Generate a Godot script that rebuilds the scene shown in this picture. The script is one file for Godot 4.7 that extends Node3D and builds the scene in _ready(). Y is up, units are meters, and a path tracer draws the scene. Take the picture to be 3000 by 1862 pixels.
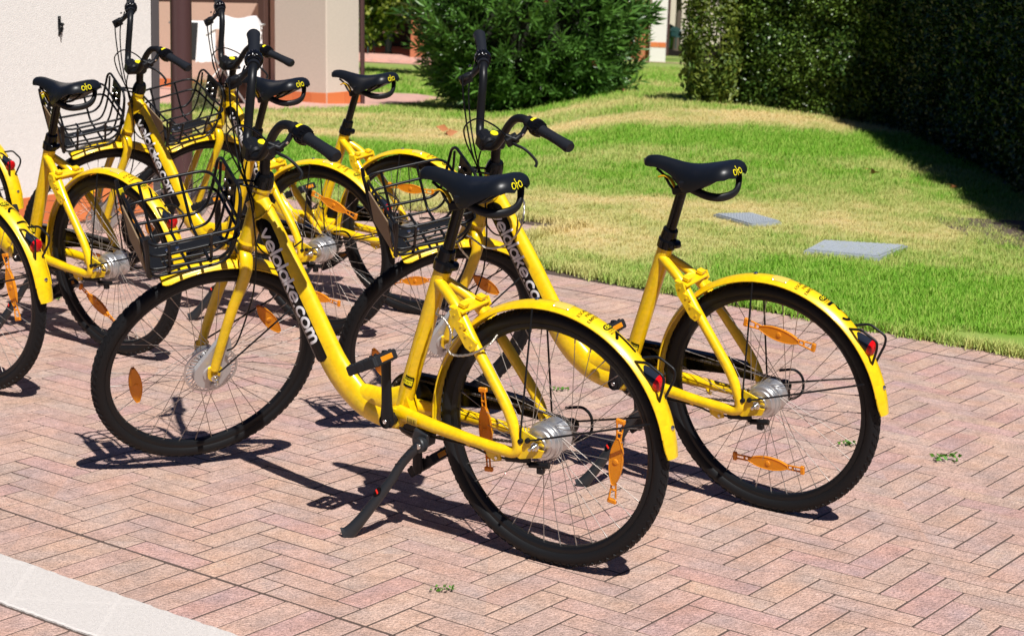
extends Node3D
# A sunny paved yard with seven parked bicycles, a lawn, hedges and a house behind.

const R := 0.335                         # wheel radius of every bicycle
const UPV := Vector3(-0.0474, 0.9988, -0.0139)   # plumb line: the paving falls a little to the right
const GU := Vector3(0.81663, 0, 0.57716) # paving grid, along the border
const GV := Vector3(0.57716, 0, -0.81663)# paving grid, away from the border
const GO := Vector3(-1.12404, 0, -4.90681)
const GW := 0.08013                      # one paver width
const SUN := Vector3(0.208, 0.793, 0.572)
const HB := Vector3(-0.418, 0.724, 0)    # steering axis
const STEER_AXIS := Vector3(0.4098, 0.9122, 0)
var rng := RandomNumberGenerator.new()
var M := {}
var taken := {}

# ------------------------------------------------------------------ mesh builder
class MB:
	var p := PackedVector3Array()
	var n := PackedVector3Array()
	var u := PackedVector2Array()
	var c := PackedColorArray()
	var ix := PackedInt32Array()
	var tint := Color(1, 1, 1)
	func v(at: Vector3, nn: Vector3, uv := Vector2.ZERO) -> int:
		p.append(at); n.append(nn); u.append(uv); c.append(tint)
		return p.size() - 1
	func tri(a: int, b: int, d: int) -> void:
		var g := (p[b] - p[a]).cross(p[d] - p[a])
		if g.dot(n[a] + n[b] + n[d]) > 0.0:
			ix.append(a); ix.append(d); ix.append(b)
		else:
			ix.append(a); ix.append(b); ix.append(d)
	func quad(a: int, b: int, d: int, e: int) -> void:
		tri(a, b, d); tri(a, d, e)
	func face(pts: Array, out: Vector3) -> void:
		var nn: Vector3 = (pts[1] - pts[0]).cross(pts[2] - pts[0])
		if nn.length() < 1e-12:
			nn = out
		nn = nn.normalized()
		if nn.dot(out) < 0.0:
			nn = -nn
		var base := p.size()
		for q in pts:
			v(q, nn, Vector2(q.x, q.z))
		for i in range(1, pts.size() - 1):
			tri(base, base + i, base + i + 1)
	# a bevelled box: half sizes h, in the axes of b
	func box(at: Vector3, h: Vector3, b := Basis.IDENTITY, bev := 0.002) -> void:
		bev = minf(bev, minf(h.x, minf(h.y, h.z)) * 0.9)
		var k := func(sx, sy, sz, ax):
			var q := Vector3(sx * h.x, sy * h.y, sz * h.z)
			var s := Vector3(sx, sy, sz)
			for i in 3:
				if i != ax:
					q[i] -= s[i] * bev
			return at + b * q
		for ax in 3:
			var a1 := (ax + 1) % 3
			var a2 := (ax + 2) % 3
			for s in [-1, 1]:
				var f := []
				for cc in [[-1, -1], [1, -1], [1, 1], [-1, 1]]:
					var s3 := [0, 0, 0]
					s3[ax] = s; s3[a1] = cc[0]; s3[a2] = cc[1]
					f.append(k.call(s3[0], s3[1], s3[2], ax))
				var o := Vector3.ZERO
				o[ax] = s
				face(f, b * o)
			for s1 in [-1, 1]:
				for s2 in [-1, 1]:
					var f := []
					for e in [[-1, a1], [1, a1], [1, a2], [-1, a2]]:
						var s3 := [0, 0, 0]
						s3[ax] = e[0]; s3[a1] = s1; s3[a2] = s2
						f.append(k.call(s3[0], s3[1], s3[2], e[1]))
					var o := Vector3.ZERO
					o[a1] = s1; o[a2] = s2
					face(f, b * o)
		for sx in [-1, 1]:
			for sy in [-1, 1]:
				for sz in [-1, 1]:
					face([k.call(sx, sy, sz, 0), k.call(sx, sy, sz, 1), k.call(sx, sy, sz, 2)], b * Vector3(sx, sy, sz))
	# tube along pts; ra is the radius towards `up`, rb across it (floats or arrays)
	func tube(pts, ra, rb = null, sides := 8, up := Vector3.ZERO, closed := false, caps := true) -> void:
		var m: int = pts.size()
		var prev := Vector3.ZERO
		var rings := []
		var run := 0.0
		for i in m:
			var t: Vector3
			if closed:
				t = (pts[(i + 1) % m] - pts[(i - 1 + m) % m]).normalized()
			else:
				t = (pts[mini(i + 1, m - 1)] - pts[maxi(i - 1, 0)]).normalized()
			var a: Vector3
			if up != Vector3.ZERO:
				a = up - t * up.dot(t)
			elif i == 0:
				a = Vector3(0.31, 0.88, 0.36)
				a = a - t * a.dot(t)
				if a.length() < 0.1:
					a = Vector3(1, 0, 0) - t * t.x
			else:
				a = prev - t * prev.dot(t)
			a = a.normalized()
			prev = a
			var b := t.cross(a).normalized()
			var r1: float = ra if not (ra is Array) else ra[i]
			var r2: float = r1 if rb == null else (rb if not (rb is Array) else rb[i])
			if i > 0:
				run += pts[i].distance_to(pts[i - 1])
			var ring := []
			for s in sides + 1:
				var f := TAU * s / sides
				var nn := (a * cos(f) / maxf(r1, 1e-5) + b * sin(f) / maxf(r2, 1e-5)).normalized()
				ring.append(v(pts[i] + a * cos(f) * r1 + b * sin(f) * r2, nn, Vector2(float(s) / sides, run)))
			rings.append(ring)
		var last := m if closed else m - 1
		for i in last:
			var x: Array = rings[i]
			var y: Array = rings[(i + 1) % m]
			for s in sides:
				quad(x[s], x[s + 1], y[s + 1], y[s])
		if caps and not closed:
			for e in [0, m - 1]:
				var t: Vector3 = (pts[1] - pts[0]).normalized() * -1.0 if e == 0 else (pts[m - 1] - pts[m - 2]).normalized()
				var base := p.size()
				for s in sides:
					v(p[rings[e][s]], t)
				for s in range(1, sides - 1):
					tri(base, base + s, base + s + 1)
	# surface of revolution: prof holds (radius, distance along axis)
	func lathe(prof: Array, at: Vector3, axis: Vector3, seg := 20, smooth := true) -> void:
		axis = axis.normalized()
		var a := axis.cross(Vector3(0.2, 0.9, 0.35)).normalized()
		var b := axis.cross(a)
		for i in prof.size() - 1:
			var q0: Vector2 = prof[i]
			var q1: Vector2 = prof[i + 1]
			var d := q1 - q0
			if d.length() < 1e-7:
				continue
			var nl := Vector2(d.y, -d.x).normalized()   # (radial, axial)
			var x := []
			var y := []
			for s in seg + 1:
				var f := TAU * s / seg
				var rad := a * cos(f) + b * sin(f)
				var nn := (rad * nl.x + axis * nl.y).normalized()
				x.append(v(at + rad * q0.x + axis * q0.y, nn, Vector2(float(s) / seg, q0.y)))
				y.append(v(at + rad * q1.x + axis * q1.y, nn, Vector2(float(s) / seg, q1.y)))
			for s in seg:
				quad(x[s], x[s + 1], y[s + 1], y[s])
	# polygon (x, y) pushed from z0 to z1 in the frame b at `at`
	func prism(poly: PackedVector2Array, z0: float, z1: float, at := Vector3.ZERO, b := Basis.IDENTITY) -> void:
		var t := Geometry2D.triangulate_polygon(poly)
		for zz in [[z0, -1.0], [z1, 1.0]]:
			var base := p.size()
			for q in poly:
				v(at + b * Vector3(q.x, q.y, zz[0]), b * Vector3(0, 0, zz[1] * signf(z1 - z0)), q)
			for i in range(0, t.size(), 3):
				tri(base + t[i], base + t[i + 1], base + t[i + 2])
		var cw := 1.0 if Geometry2D.is_polygon_clockwise(poly) else -1.0
		for i in poly.size():
			var q0 := poly[i]
			var q1 := poly[(i + 1) % poly.size()]
			var d := (q1 - q0).normalized()
			var nn := b * Vector3(-d.y, d.x, 0) * cw
			quad(v(at + b * Vector3(q0.x, q0.y, z0), nn), v(at + b * Vector3(q1.x, q1.y, z0), nn), v(at + b * Vector3(q1.x, q1.y, z1), nn), v(at + b * Vector3(q0.x, q0.y, z1), nn))
	# flat brush stroke laid on a surface: place(Vector2, lift) gives [point, normal]
	func stroke(pts: PackedVector2Array, w: float, place: Callable, lift: float, closed := false) -> void:
		var m := pts.size()
		var l := []
		var r := []
		for i in m:
			var t: Vector2
			if closed:
				t = (pts[(i + 1) % m] - pts[(i - 1 + m) % m]).normalized()
			else:
				t = (pts[mini(i + 1, m - 1)] - pts[maxi(i - 1, 0)]).normalized()
			var o := Vector2(-t.y, t.x) * w * 0.5
			var a: Array = place.call(pts[i] + o, lift)
			var b: Array = place.call(pts[i] - o, lift)
			l.append(v(a[0], a[1])); r.append(v(b[0], b[1]))
		for i in (m if closed else m - 1):
			var j := (i + 1) % m
			quad(l[i], r[i], r[j], l[j])
		if not closed:
			for e in [0, m - 1]:
				var t := (pts[0] - pts[1]).normalized() if e == 0 else (pts[m - 1] - pts[m - 2]).normalized()
				var o := Vector2(-t.y, t.x)
				var a: Array = place.call(pts[e], lift)
				var cen := v(a[0], a[1])
				var was := -1
				for s in 9:
					var f := PI * s / 8.0
					var q: Array = place.call(pts[e] + (o * cos(f) + t * sin(f)) * w * 0.5, lift)
					var k := v(q[0], q[1])
					if was >= 0:
						tri(cen, was, k)
					was = k
	func mesh(with_color := false) -> ArrayMesh:
		var a := []
		a.resize(Mesh.ARRAY_MAX)
		a[Mesh.ARRAY_VERTEX] = p
		a[Mesh.ARRAY_NORMAL] = n
		a[Mesh.ARRAY_TEX_UV] = u
		if with_color:
			a[Mesh.ARRAY_COLOR] = c
		a[Mesh.ARRAY_INDEX] = ix
		var am := ArrayMesh.new()
		am.add_surface_from_arrays(Mesh.PRIMITIVE_TRIANGLES, a)
		return am

# ------------------------------------------------------------------ small helpers
func lin(r: float, g: float, b: float) -> Color:
	return Color(r, g, b).linear_to_srgb()

func mat(r: float, g: float, b: float, rough := 0.6, metal := 0.0) -> StandardMaterial3D:
	var m := StandardMaterial3D.new()
	m.albedo_color = lin(r, g, b)
	m.roughness = rough
	m.metallic = metal
	return m

func cr(pts: Array, per := 6, closed := false) -> Array:
	var o := []
	var m := pts.size()
	for i in (m if closed else m - 1):
		var a: Vector3 = pts[(i - 1 + m) % m] if closed else pts[maxi(i - 1, 0)]
		var b: Vector3 = pts[i]
		var c: Vector3 = pts[(i + 1) % m]
		var d: Vector3 = pts[(i + 2) % m] if closed else pts[mini(i + 2, m - 1)]
		for k in per:
			o.append(b.cubic_interpolate(c, a, d, float(k) / per))
	if not closed:
		o.append(pts[m - 1])
	return o

func rounded(pts: Array, rad: float, per := 4) -> Array:   # a polyline with its corners rounded
	var o := [pts[0]]
	for i in range(1, pts.size() - 1):
		var a: Vector3 = pts[i - 1]
		var b: Vector3 = pts[i]
		var c: Vector3 = pts[i + 1]
		var d := minf(rad, minf(a.distance_to(b), b.distance_to(c)) * 0.48)
		var s := b + (a - b).normalized() * d
		var e := b + (c - b).normalized() * d
		for k in per + 1:
			var t := float(k) / per
			o.append(s.lerp(b, t).lerp(b.lerp(e, t), t))
	o.append(pts[pts.size() - 1])
	return o

func numbered(called: String) -> String:
	if not taken.has(called):
		taken[called] = 0
		return called
	taken[called] += 1
	return "%s_%03d" % [called, taken[called]]

func part(called: String, mb, m: Material, parent: Node, colored := false) -> MeshInstance3D:
	var o := MeshInstance3D.new()
	o.name = called
	o.mesh = mb if mb is Mesh else mb.mesh(colored)
	o.material_override = null
	if o.mesh.get_surface_count():
		o.set_surface_override_material(0, m)
	parent.add_child(o, true)
	return o

func tag(o: Node, label: String, category: String, group := "") -> Node:
	o.set_meta("label", label)
	o.set_meta("category", category)
	if group:
		o.set_meta("group", group)
	return o

func thing(called: String, label: String, category: String, at := Vector3.ZERO, group := "") -> Node3D:
	var o := Node3D.new()
	o.name = numbered(called)
	o.position = at
	add_child(o, true)
	tag(o, label, category, group)
	return o

func solo(called: String, mb, m: Material, label: String, category: String, group := "", colored := false) -> MeshInstance3D:
	var o := part(numbered(called), mb, m, self, colored)
	tag(o, label, category, group)
	return o

func struct(called: String, mb, m: Material, colored := false) -> MeshInstance3D:
	var o := part(called, mb, m, self, colored)
	o.set_meta("kind", "structure")
	return o

func instances(called: String, mesh: Mesh, xf: Array, cols: Array, m: Material, parent: Node) -> MultiMeshInstance3D:
	var mm := MultiMesh.new()
	mm.transform_format = MultiMesh.TRANSFORM_3D
	mm.use_colors = cols.size() > 0
	mm.mesh = mesh
	mm.instance_count = xf.size()
	for i in xf.size():
		mm.set_instance_transform(i, xf[i])
		if cols.size():
			mm.set_instance_color(i, cols[i])
	var o := MultiMeshInstance3D.new()
	o.name = called
	o.multimesh = mm
	o.material_override = m
	o.set_meta("kind", "stuff")
	parent.add_child(o, true)
	return o

func grid(gu: float, gv: float, y := 0.0) -> Vector3:
	return GO + GU * gu * GW + GV * gv * GW + Vector3(0, y, 0)

func noise(sd: int, f: float, oct := 3) -> FastNoiseLite:
	var q := FastNoiseLite.new()
	q.seed = sd
	q.noise_type = FastNoiseLite.TYPE_SIMPLEX_SMOOTH
	q.frequency = f
	q.fractal_octaves = oct
	return q

func sstep(a: float, b: float, x: float) -> float:
	var t := clampf((x - a) / (b - a), 0.0, 1.0)
	return t * t * (3.0 - 2.0 * t)

func terrain(x: float, z: float) -> float:      # the lawn: level by the paving, then falling away
	var d := -z
	var q := d - (11.0 + 6.2 * sstep(-0.3, 1.6, x))
	var h := 0.0
	if q > 0.0:
		h = -0.056 * q * q / (q + 1.5)
	var a := clampf(x - 2.0, 0.0, 3.0)
	return h - 0.035 * a * a * sstep(8.0, 12.0, d) * (1.0 - sstep(26.0, 40.0, d))

func on_lawn(x: float, z: float, lift := 0.0) -> Vector3:
	return Vector3(x, terrain(x, z) + lift, z)

# ------------------------------------------------------------------ lettering made of strokes
func arc(c: Vector2, r: Vector2, from: float, to: float, steps := 18) -> PackedVector2Array:
	var o := PackedVector2Array()
	for i in steps + 1:
		var f := deg_to_rad(lerpf(from, to, float(i) / steps))
		o.append(c + Vector2(cos(f) * r.x, sin(f) * r.y))
	return o

func fine(a: Array) -> PackedVector2Array:
	var o := PackedVector2Array()
	for i in a.size() - 1:
		for k in 4:
			o.append((a[i] as Vector2).lerp(a[i + 1], k / 4.0))
	o.append(a[-1])
	return o

# returns [[strokes: [points, closed]], advance]; x-height 1
func glyph(ch: String) -> Array:
	var h := Vector2(0.5, 0.5)
	match ch:
		"v": return [[[fine([Vector2(0, 1), Vector2(0.45, 0)]), false], [fine([Vector2(0.45, 0), Vector2(0.9, 1)]), false]], 0.9]
		"e": return [[[fine([Vector2(0.1, 0.5), Vector2(0.9, 0.5)]), false], [arc(h, h, 0, 312), false]], 1.0]
		"l": return [[[fine([Vector2(0, 0), Vector2(0, 1.55)]), false]], 0.0]
		"o": return [[[arc(h, h, 0, 345, 23), true]], 1.0]
		"a": return [[[arc(h, h, 0, 345, 23), true], [fine([Vector2(1, 1), Vector2(1, 0)]), false]], 1.0]
		"k": return [[[fine([Vector2(0, 0), Vector2(0, 1.55)]), false], [fine([Vector2(0.68, 1), Vector2(0.05, 0.42)]), false], [fine([Vector2(0.3, 0.62), Vector2(0.75, 0)]), false]], 0.72]
		".": return [[[fine([Vector2(0, 0.02), Vector2(0.02, 0.02)]), false]], 0.02]
		"c": return [[[arc(h, h, 48, 312), false]], 0.86]
		"m":
			var s := []
			s.append([fine([Vector2(0, 0), Vector2(0, 1)]), false])
			for k in 2:
				var q := arc(Vector2(0.33 + 0.66 * k, 0.62), Vector2(0.33, 0.38), 180, 0)
				q.append(Vector2(0.66 + 0.66 * k, 0.3)); q.append(Vector2(0.66 + 0.66 * k, 0))
				s.append([q, false])
			return [s, 1.32]
		"f":
			var q := fine([Vector2(0.16, -0.15), Vector2(0.16, 1.2)])
			q.append_array(arc(Vector2(0.38, 1.2), Vector2(0.22, 0.26), 180, 75, 8))
			return [[[q, false], [fine([Vector2(-0.02, 0.80), Vector2(0.40, 0.80)]), false]], 0.42]
		"1": return [[[fine([Vector2(0.0, 1.15), Vector2(0.35, 1.45)]), false], [fine([Vector2(0.35, 1.45), Vector2(0.35, 0)]), false]], 0.5]
		"2":
			var q := arc(Vector2(0.45, 1.02), Vector2(0.43, 0.43), 160, -30)
			q.append(Vector2(0.02, 0.0))
			return [[[q, false], [fine([Vector2(0.02, 0), Vector2(0.9, 0)]), false]], 0.9]
		"3":
			return [[[fine([Vector2(0.05, 1.45), Vector2(0.85, 1.45)]), false], [fine([Vector2(0.85, 1.45), Vector2(0.42, 0.88)]), false], [arc(Vector2(0.42, 0.43), Vector2(0.45, 0.45), 90, -150), false]], 0.9]
		"4":
			return [[[fine([Vector2(0.5, 1.45), Vector2(0.0, 0.4)]), false], [fine([Vector2(0.0, 0.4), Vector2(0.95, 0.4)]), false], [fine([Vector2(0.68, 0.8), Vector2(0.68, 0)]), false]], 0.95]
	return [[], 0.5]

# lay a word on a surface; size is the x-height, w the stroke in x-heights, at the lower left corner
func word(mb: MB, text: String, at: Vector2, size: float, w: float, gap: float, place: Callable, lift: float) -> float:
	var x := 0.0
	var k := 0
	for ch in text:
		var g: Array = glyph(ch)
		for s in g[0]:
			var q := PackedVector2Array()
			for pt in s[0]:
				q.append(at + (pt + Vector2(x, 0)) * size)
			mb.stroke(q, w * size, place, lift + 0.00012 * (k % 3), s[1])
			k += 1
		x += g[1] + gap
	return x * size

# small print from a font, bent onto a surface
func print_on(text: String, size: float, place: Callable, lift: float) -> ArrayMesh:
	var f := SystemFont.new()
	f.font_names = PackedStringArray(["Droid Sans"])
	var t := TextMesh.new()
	t.font = f
	t.text = text
	t.font_size = 32
	t.depth = 0.0
	t.pixel_size = size / 23.0
	var a := t.get_mesh_arrays()
	var mb := MB.new()
	var vs: PackedVector3Array = a[Mesh.ARRAY_VERTEX]
	for q in vs:
		var pl: Array = place.call(Vector2(q.x, q.y), lift)
		mb.v(pl[0], pl[1])
	var ids: PackedInt32Array = a[Mesh.ARRAY_INDEX] if a[Mesh.ARRAY_INDEX] else PackedInt32Array(range(vs.size()))
	for i in range(0, ids.size(), 3):
		mb.tri(ids[i], ids[i + 1], ids[i + 2])
	return mb.mesh()

func patch(mb: MB, c: Vector2, h: Vector2, rad: float, place: Callable, lift: float) -> void:   # a rounded label bent onto a surface
	var nx := 10
	var ny := 24
	var idx := []
	for j in ny + 1:
		var y := -1.0 + 2.0 * j / ny
		y = signf(y) * (1.0 - pow(1.0 - absf(y), 1.6))
		var ey := maxf(0.0, absf(y) * h.y - (h.y - rad))
		var half := h.x - rad + sqrt(maxf(0.0, rad * rad - ey * ey))
		for i in nx + 1:
			var q: Array = place.call(c + Vector2((-1.0 + 2.0 * i / nx) * half, y * h.y), lift)
			idx.append(mb.v(q[0], q[1]))
	for j in ny:
		for i in nx:
			var k := j * (nx + 1) + i
			mb.quad(idx[k], idx[k + 1], idx[k + nx + 2], idx[k + nx + 1])

# ------------------------------------------------------------------ bicycle: x to the rear, y up, z to its left
const HEAD_LOW := Vector3(-0.410, 0.713, 0)
const HEAD_TOP := Vector3(-0.346, 0.883, 0)
const REAR := Vector3(0.579, 0.335, 0)
const FRONT := Vector3(-0.579, 0.335, 0)
const BB := Vector3(0.112, 0.314, 0)
const LAB0 := Vector3(-0.342, 0.792, 0)

func fender_at(hub: Vector3, ang: float, z: float, extra := 0.0) -> Vector3:
	var r := 0.3585 - 0.0135 * pow(absf(z) / 0.031, 2.2) + extra
	return hub + Vector3(cos(ang) * r, sin(ang) * r, z)

func fender_mesh(hub: Vector3, a0: float, a1: float, taper := 0.0) -> MB:
	var mb := MB.new()
	var steps := 64
	var zs := [-0.031, -0.0285, -0.022, -0.012, 0.0, 0.012, 0.022, 0.0285, 0.031]
	for side in [0.0, -0.0022]:
		var rows := []
		for i in steps + 1:
			var t := float(i) / steps
			var a := lerpf(a0, a1, t)
			var row := []
			var sh := 1.0 - taper * pow(t, 3)
			var e0 := 1.0
			if i <= 2:
				e0 = [0.80, 0.93, 0.985][i]
			for z in zs:
				var q := fender_at(hub, a, z * sh * e0, side)
				var sl: float = 2.2 * 0.0135 / 0.031 * pow(absf(z) / 0.031, 1.2) * signf(z)
				var nn := Vector3(cos(a), sin(a), sl).normalized()
				row.append(mb.v(q, nn if side == 0.0 else -nn, Vector2(t * 6.0, z * 20.0)))
			rows.append(row)
		for i in steps:
			for k in zs.size() - 1:
				mb.quad(rows[i][k], rows[i][k + 1], rows[i + 1][k + 1], rows[i + 1][k])
	for s in [-1, 1]:      # rolled edge
		var e := []
		for i in range(3, steps + 1):
			var t := float(i) / steps
			e.append(fender_at(hub, lerpf(a0, a1, t), 0.031 * s * (1.0 - taper * pow(t, 3)), -0.001))
		mb.tube(e, 0.0024, null, 6, Vector3(0, 0, 1))
	return mb

func saddle_curve(keys: Array, t: float) -> float:
	for i in keys.size() - 1:
		if t <= keys[i + 1].x:
			var f: float = (t - keys[i].x) / (keys[i + 1].x - keys[i].x)
			var a: float = keys[maxi(i - 1, 0)].y
			var d: float = keys[mini(i + 2, keys.size() - 1)].y
			return cubic_interpolate(keys[i].y, keys[i + 1].y, a, d, f)
	return keys[-1].y

const SAD_W := [Vector2(0, 0.003), Vector2(0.03, 0.015), Vector2(0.1, 0.0215), Vector2(0.25, 0.024), Vector2(0.38, 0.033), Vector2(0.5, 0.052), Vector2(0.65, 0.070), Vector2(0.8, 0.079), Vector2(0.89, 0.0775), Vector2(0.95, 0.068), Vector2(0.985, 0.050), Vector2(1, 0.028)]
const SAD_H := [Vector2(0, 0.984), Vector2(0.05, 0.9955), Vector2(0.15, 0.999), Vector2(0.28, 0.994), Vector2(0.45, 0.986), Vector2(0.58, 0.986), Vector2(0.75, 0.995), Vector2(0.89, 1.004), Vector2(0.95, 1.000), Vector2(0.985, 0.990), Vector2(1, 0.978)]
const SAD_D := [Vector2(0, 0.010), Vector2(0.05, 0.028), Vector2(0.2, 0.032), Vector2(0.38, 0.046), Vector2(0.47, 0.070), Vector2(0.54, 0.071), Vector2(0.7, 0.056), Vector2(0.85, 0.043), Vector2(0.95, 0.034), Vector2(1, 0.013)]

func saddle_at(t: float, q: float) -> Vector3:
	var f := q * PI * 0.5
	return Vector3(lerpf(0.187, 0.497, t), saddle_curve(SAD_H, t) - saddle_curve(SAD_D, t) * pow(1.0 - cos(f), 1.15), saddle_curve(SAD_W, t) * signf(q) * pow(absf(sin(f)), lerpf(0.95, 0.62, sstep(0.35, 0.75, t))))

func saddle_place(uv: Vector2, lift: float) -> Array:    # on the saddle's rear face, read from behind
	var best := Vector2(1, 0)
	var err := 9.0
	var z := 0.016 - uv.x
	var y := 0.985 + uv.y
	for i in 41:
		var t := 0.80 + 0.2 * i / 40.0
		var lo := -1.0
		var hi := 1.0
		for k in 14:
			var m := (lo + hi) * 0.5
			if saddle_at(t, m).z < z:
				lo = m
			else:
				hi = m
		var q := (lo + hi) * 0.5
		var a := saddle_at(t, q)
		var e := absf(a.z - z) * 3.0 + absf(a.y - y)
		if e < err:
			err = e
			best = Vector2(t, q)
	var b := saddle_at(best.x, best.y)
	return [Vector3(b.x + 0.0012 + lift, y, z), Vector3(0.9, 0.4, 0.1).normalized()]

func saddle_mesh() -> MB:
	var mb := MB.new()
	var nt := 44
	var nq := 20
	var g := []
	for i in nt + 1:
		var t := pow(float(i) / nt, 1.15)
		var row := []
		for k in nq + 1:
			var q := -1.0 + 2.0 * k / nq
			var a := saddle_at(t, q)
			var e := 0.008
			var n := (saddle_at(minf(t + e, 1), q) - saddle_at(maxf(t - e, 0), q)).cross(saddle_at(t, minf(q + e, 1)) - saddle_at(t, maxf(q - e, -1))).normalized()
			if n.dot(Vector3(0, 1, q)) < 0.0:
				n = -n
			row.append(mb.v(a, n, Vector2(t, q)))
		g.append(row)
	for i in nt:
		for k in nq:
			mb.quad(g[i][k], g[i][k + 1], g[i + 1][k + 1], g[i + 1][k])
	var under := []
	for i in nt + 1:
		var t := pow(float(i) / nt, 1.15)
		var row := []
		for k in 9:
			var q := -1.0 + 2.0 * k / 8
			var a := saddle_at(t, 1.0)
			row.append(mb.v(Vector3(a.x, a.y + 0.012 * (1.0 - q * q) , a.z * q), Vector3(0, -1, 0)))
		under.append(row)
	for i in nt:
		for k in 8:
			mb.quad(under[i][k], under[i][k + 1], under[i + 1][k + 1], under[i + 1][k])
	return mb

func tyre_mesh() -> MB:
	var mb := MB.new()
	var seg := 96
	var ring := 18
	var rows := []
	for i in seg + 1:
		var a := TAU * i / seg
		var row := []
		for k in ring + 1:
			var f := TAU * k / ring
			var rr := 0.0195 + (0.0015 if absf(cos(f)) > 0.75 else 0.0)
			var d := cos(f)
			var nn := Vector3(cos(a) * d, sin(a) * d, sin(f))
			var q := Vector3(cos(a), sin(a), 0) * (0.3145 + cos(f) * rr) + Vector3(0, 0, sin(f) * 0.0195)
			row.append(mb.v(q, nn, Vector2(i * 60.0 / seg, float(k) / ring + 0.5)))
		rows.append(row)
	for i in seg:
		for k in ring:
			mb.quad(rows[i][k], rows[i][k + 1], rows[i + 1][k + 1], rows[i + 1][k])
	# raised tread blocks in a chevron, and knobs on the shoulders
	var blocks := 84
	for i in blocks:
		for s in [-1.0, 1.0]:
			for lane in 2:
				var z: float = s * (0.0048 if lane == 0 else 0.0125)
				var a := TAU * (i + (0.25 if lane == 0 else 0.65) + (0.5 if s > 0 else 0.0)) / blocks
				var dir := Vector3(cos(a), sin(a), 0)
				var f: float = asin(z / 0.0195)
				var nn: Vector3 = dir * cos(f) + Vector3(0, 0, sin(f))
				var tan := Vector3(-sin(a), cos(a), 0)
				var side := nn.cross(tan)
				var b := Basis(tan, nn, side).rotated(nn, s * 0.5)
				var c := dir * 0.3145 + (dir * cos(f) * 0.0209 + Vector3(0, 0, sin(f) * 0.0195))
				var hx := 0.0075
				var hz := 0.0034
				var top := []
				for e in [[-1, -1], [1, -1], [1, 1], [-1, 1]]:
					top.append(c + b * Vector3(e[0] * hx, 0.0012, e[1] * hz))
				mb.face(top, nn)
				for e in 4:
					var q0: Vector3 = top[e]
					var q1: Vector3 = top[(e + 1) % 4]
					mb.face([q0, q1, q1 - nn * 0.003, q0 - nn * 0.003], ((q0 + q1) * 0.5 - c).normalized())
	return mb

func rim_mesh() -> MB:
	var mb := MB.new()
	var prof := [Vector2(0.2990, -0.0125), Vector2(0.2990, -0.0135), Vector2(0.2900, -0.0128), Vector2(0.2835, -0.0085), Vector2(0.2820, 0.0), Vector2(0.2835, 0.0085), Vector2(0.2900, 0.0128), Vector2(0.2990, 0.0135), Vector2(0.2990, 0.0125)]
	prof.reverse()
	mb.lathe(prof, Vector3.ZERO, Vector3(0, 0, 1), 72)
	return mb

func spoke_mesh(r0: float, z0: float) -> MB:      # from a flange at z0 to the rim along +x; the flange hole leads by an angle
	var mb := MB.new()
	var a := 0.95
	var q0 := Vector3(cos(a) * r0, sin(a) * r0, z0)
	var q1 := Vector3(0.2835, 0, 0)
	mb.tube([q0, q0.lerp(q1, 0.94)], 0.00105, null, 5)
	mb.tube([q0.lerp(q1, 0.94), q1], 0.0019, null, 6)
	return mb

func reflector_mesh(long: bool) -> MB:
	var mb := MB.new()
	var half := 0.062
	var up := []
	for i in 25:
		var t := -1.0 + i / 12.0
		up.append(Vector2(t * half, 0.0175 * (1.0 - 0.78 * pow(absf(t), 2.2))))
	var poly := PackedVector2Array(up)
	for i in range(24, -1, -1):
		poly.append(Vector2(up[i].x, -up[i].y))
	mb.prism(poly, -0.005, 0.005)
	var rim := []
	for q in poly:
		rim.append(Vector3(q.x, q.y, 0.005))
	mb.tube(rim, 0.0014, null, 4, Vector3(0, 0, 1), true)
	mb.lathe([Vector2(0.0, 0.0075), Vector2(0.006, 0.007), Vector2(0.0085, 0.005)], Vector3.ZERO, Vector3(0, 0, 1), 14)
	if long:
		for s in [-1, 1]:
			for k in [-1, 1]:
				mb.tube([Vector3(s * 0.058, k * 0.0055, 0), Vector3(s * 0.102, k * 0.0075, 0.004 * k)], 0.0026, null, 5)
			mb.box(Vector3(s * 0.106, 0, 0), Vector3(0.006, 0.0125, 0.005))
			mb.box(Vector3(s * 0.076, 0, 0), Vector3(0.003, 0.008, 0.003))
	return mb

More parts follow.
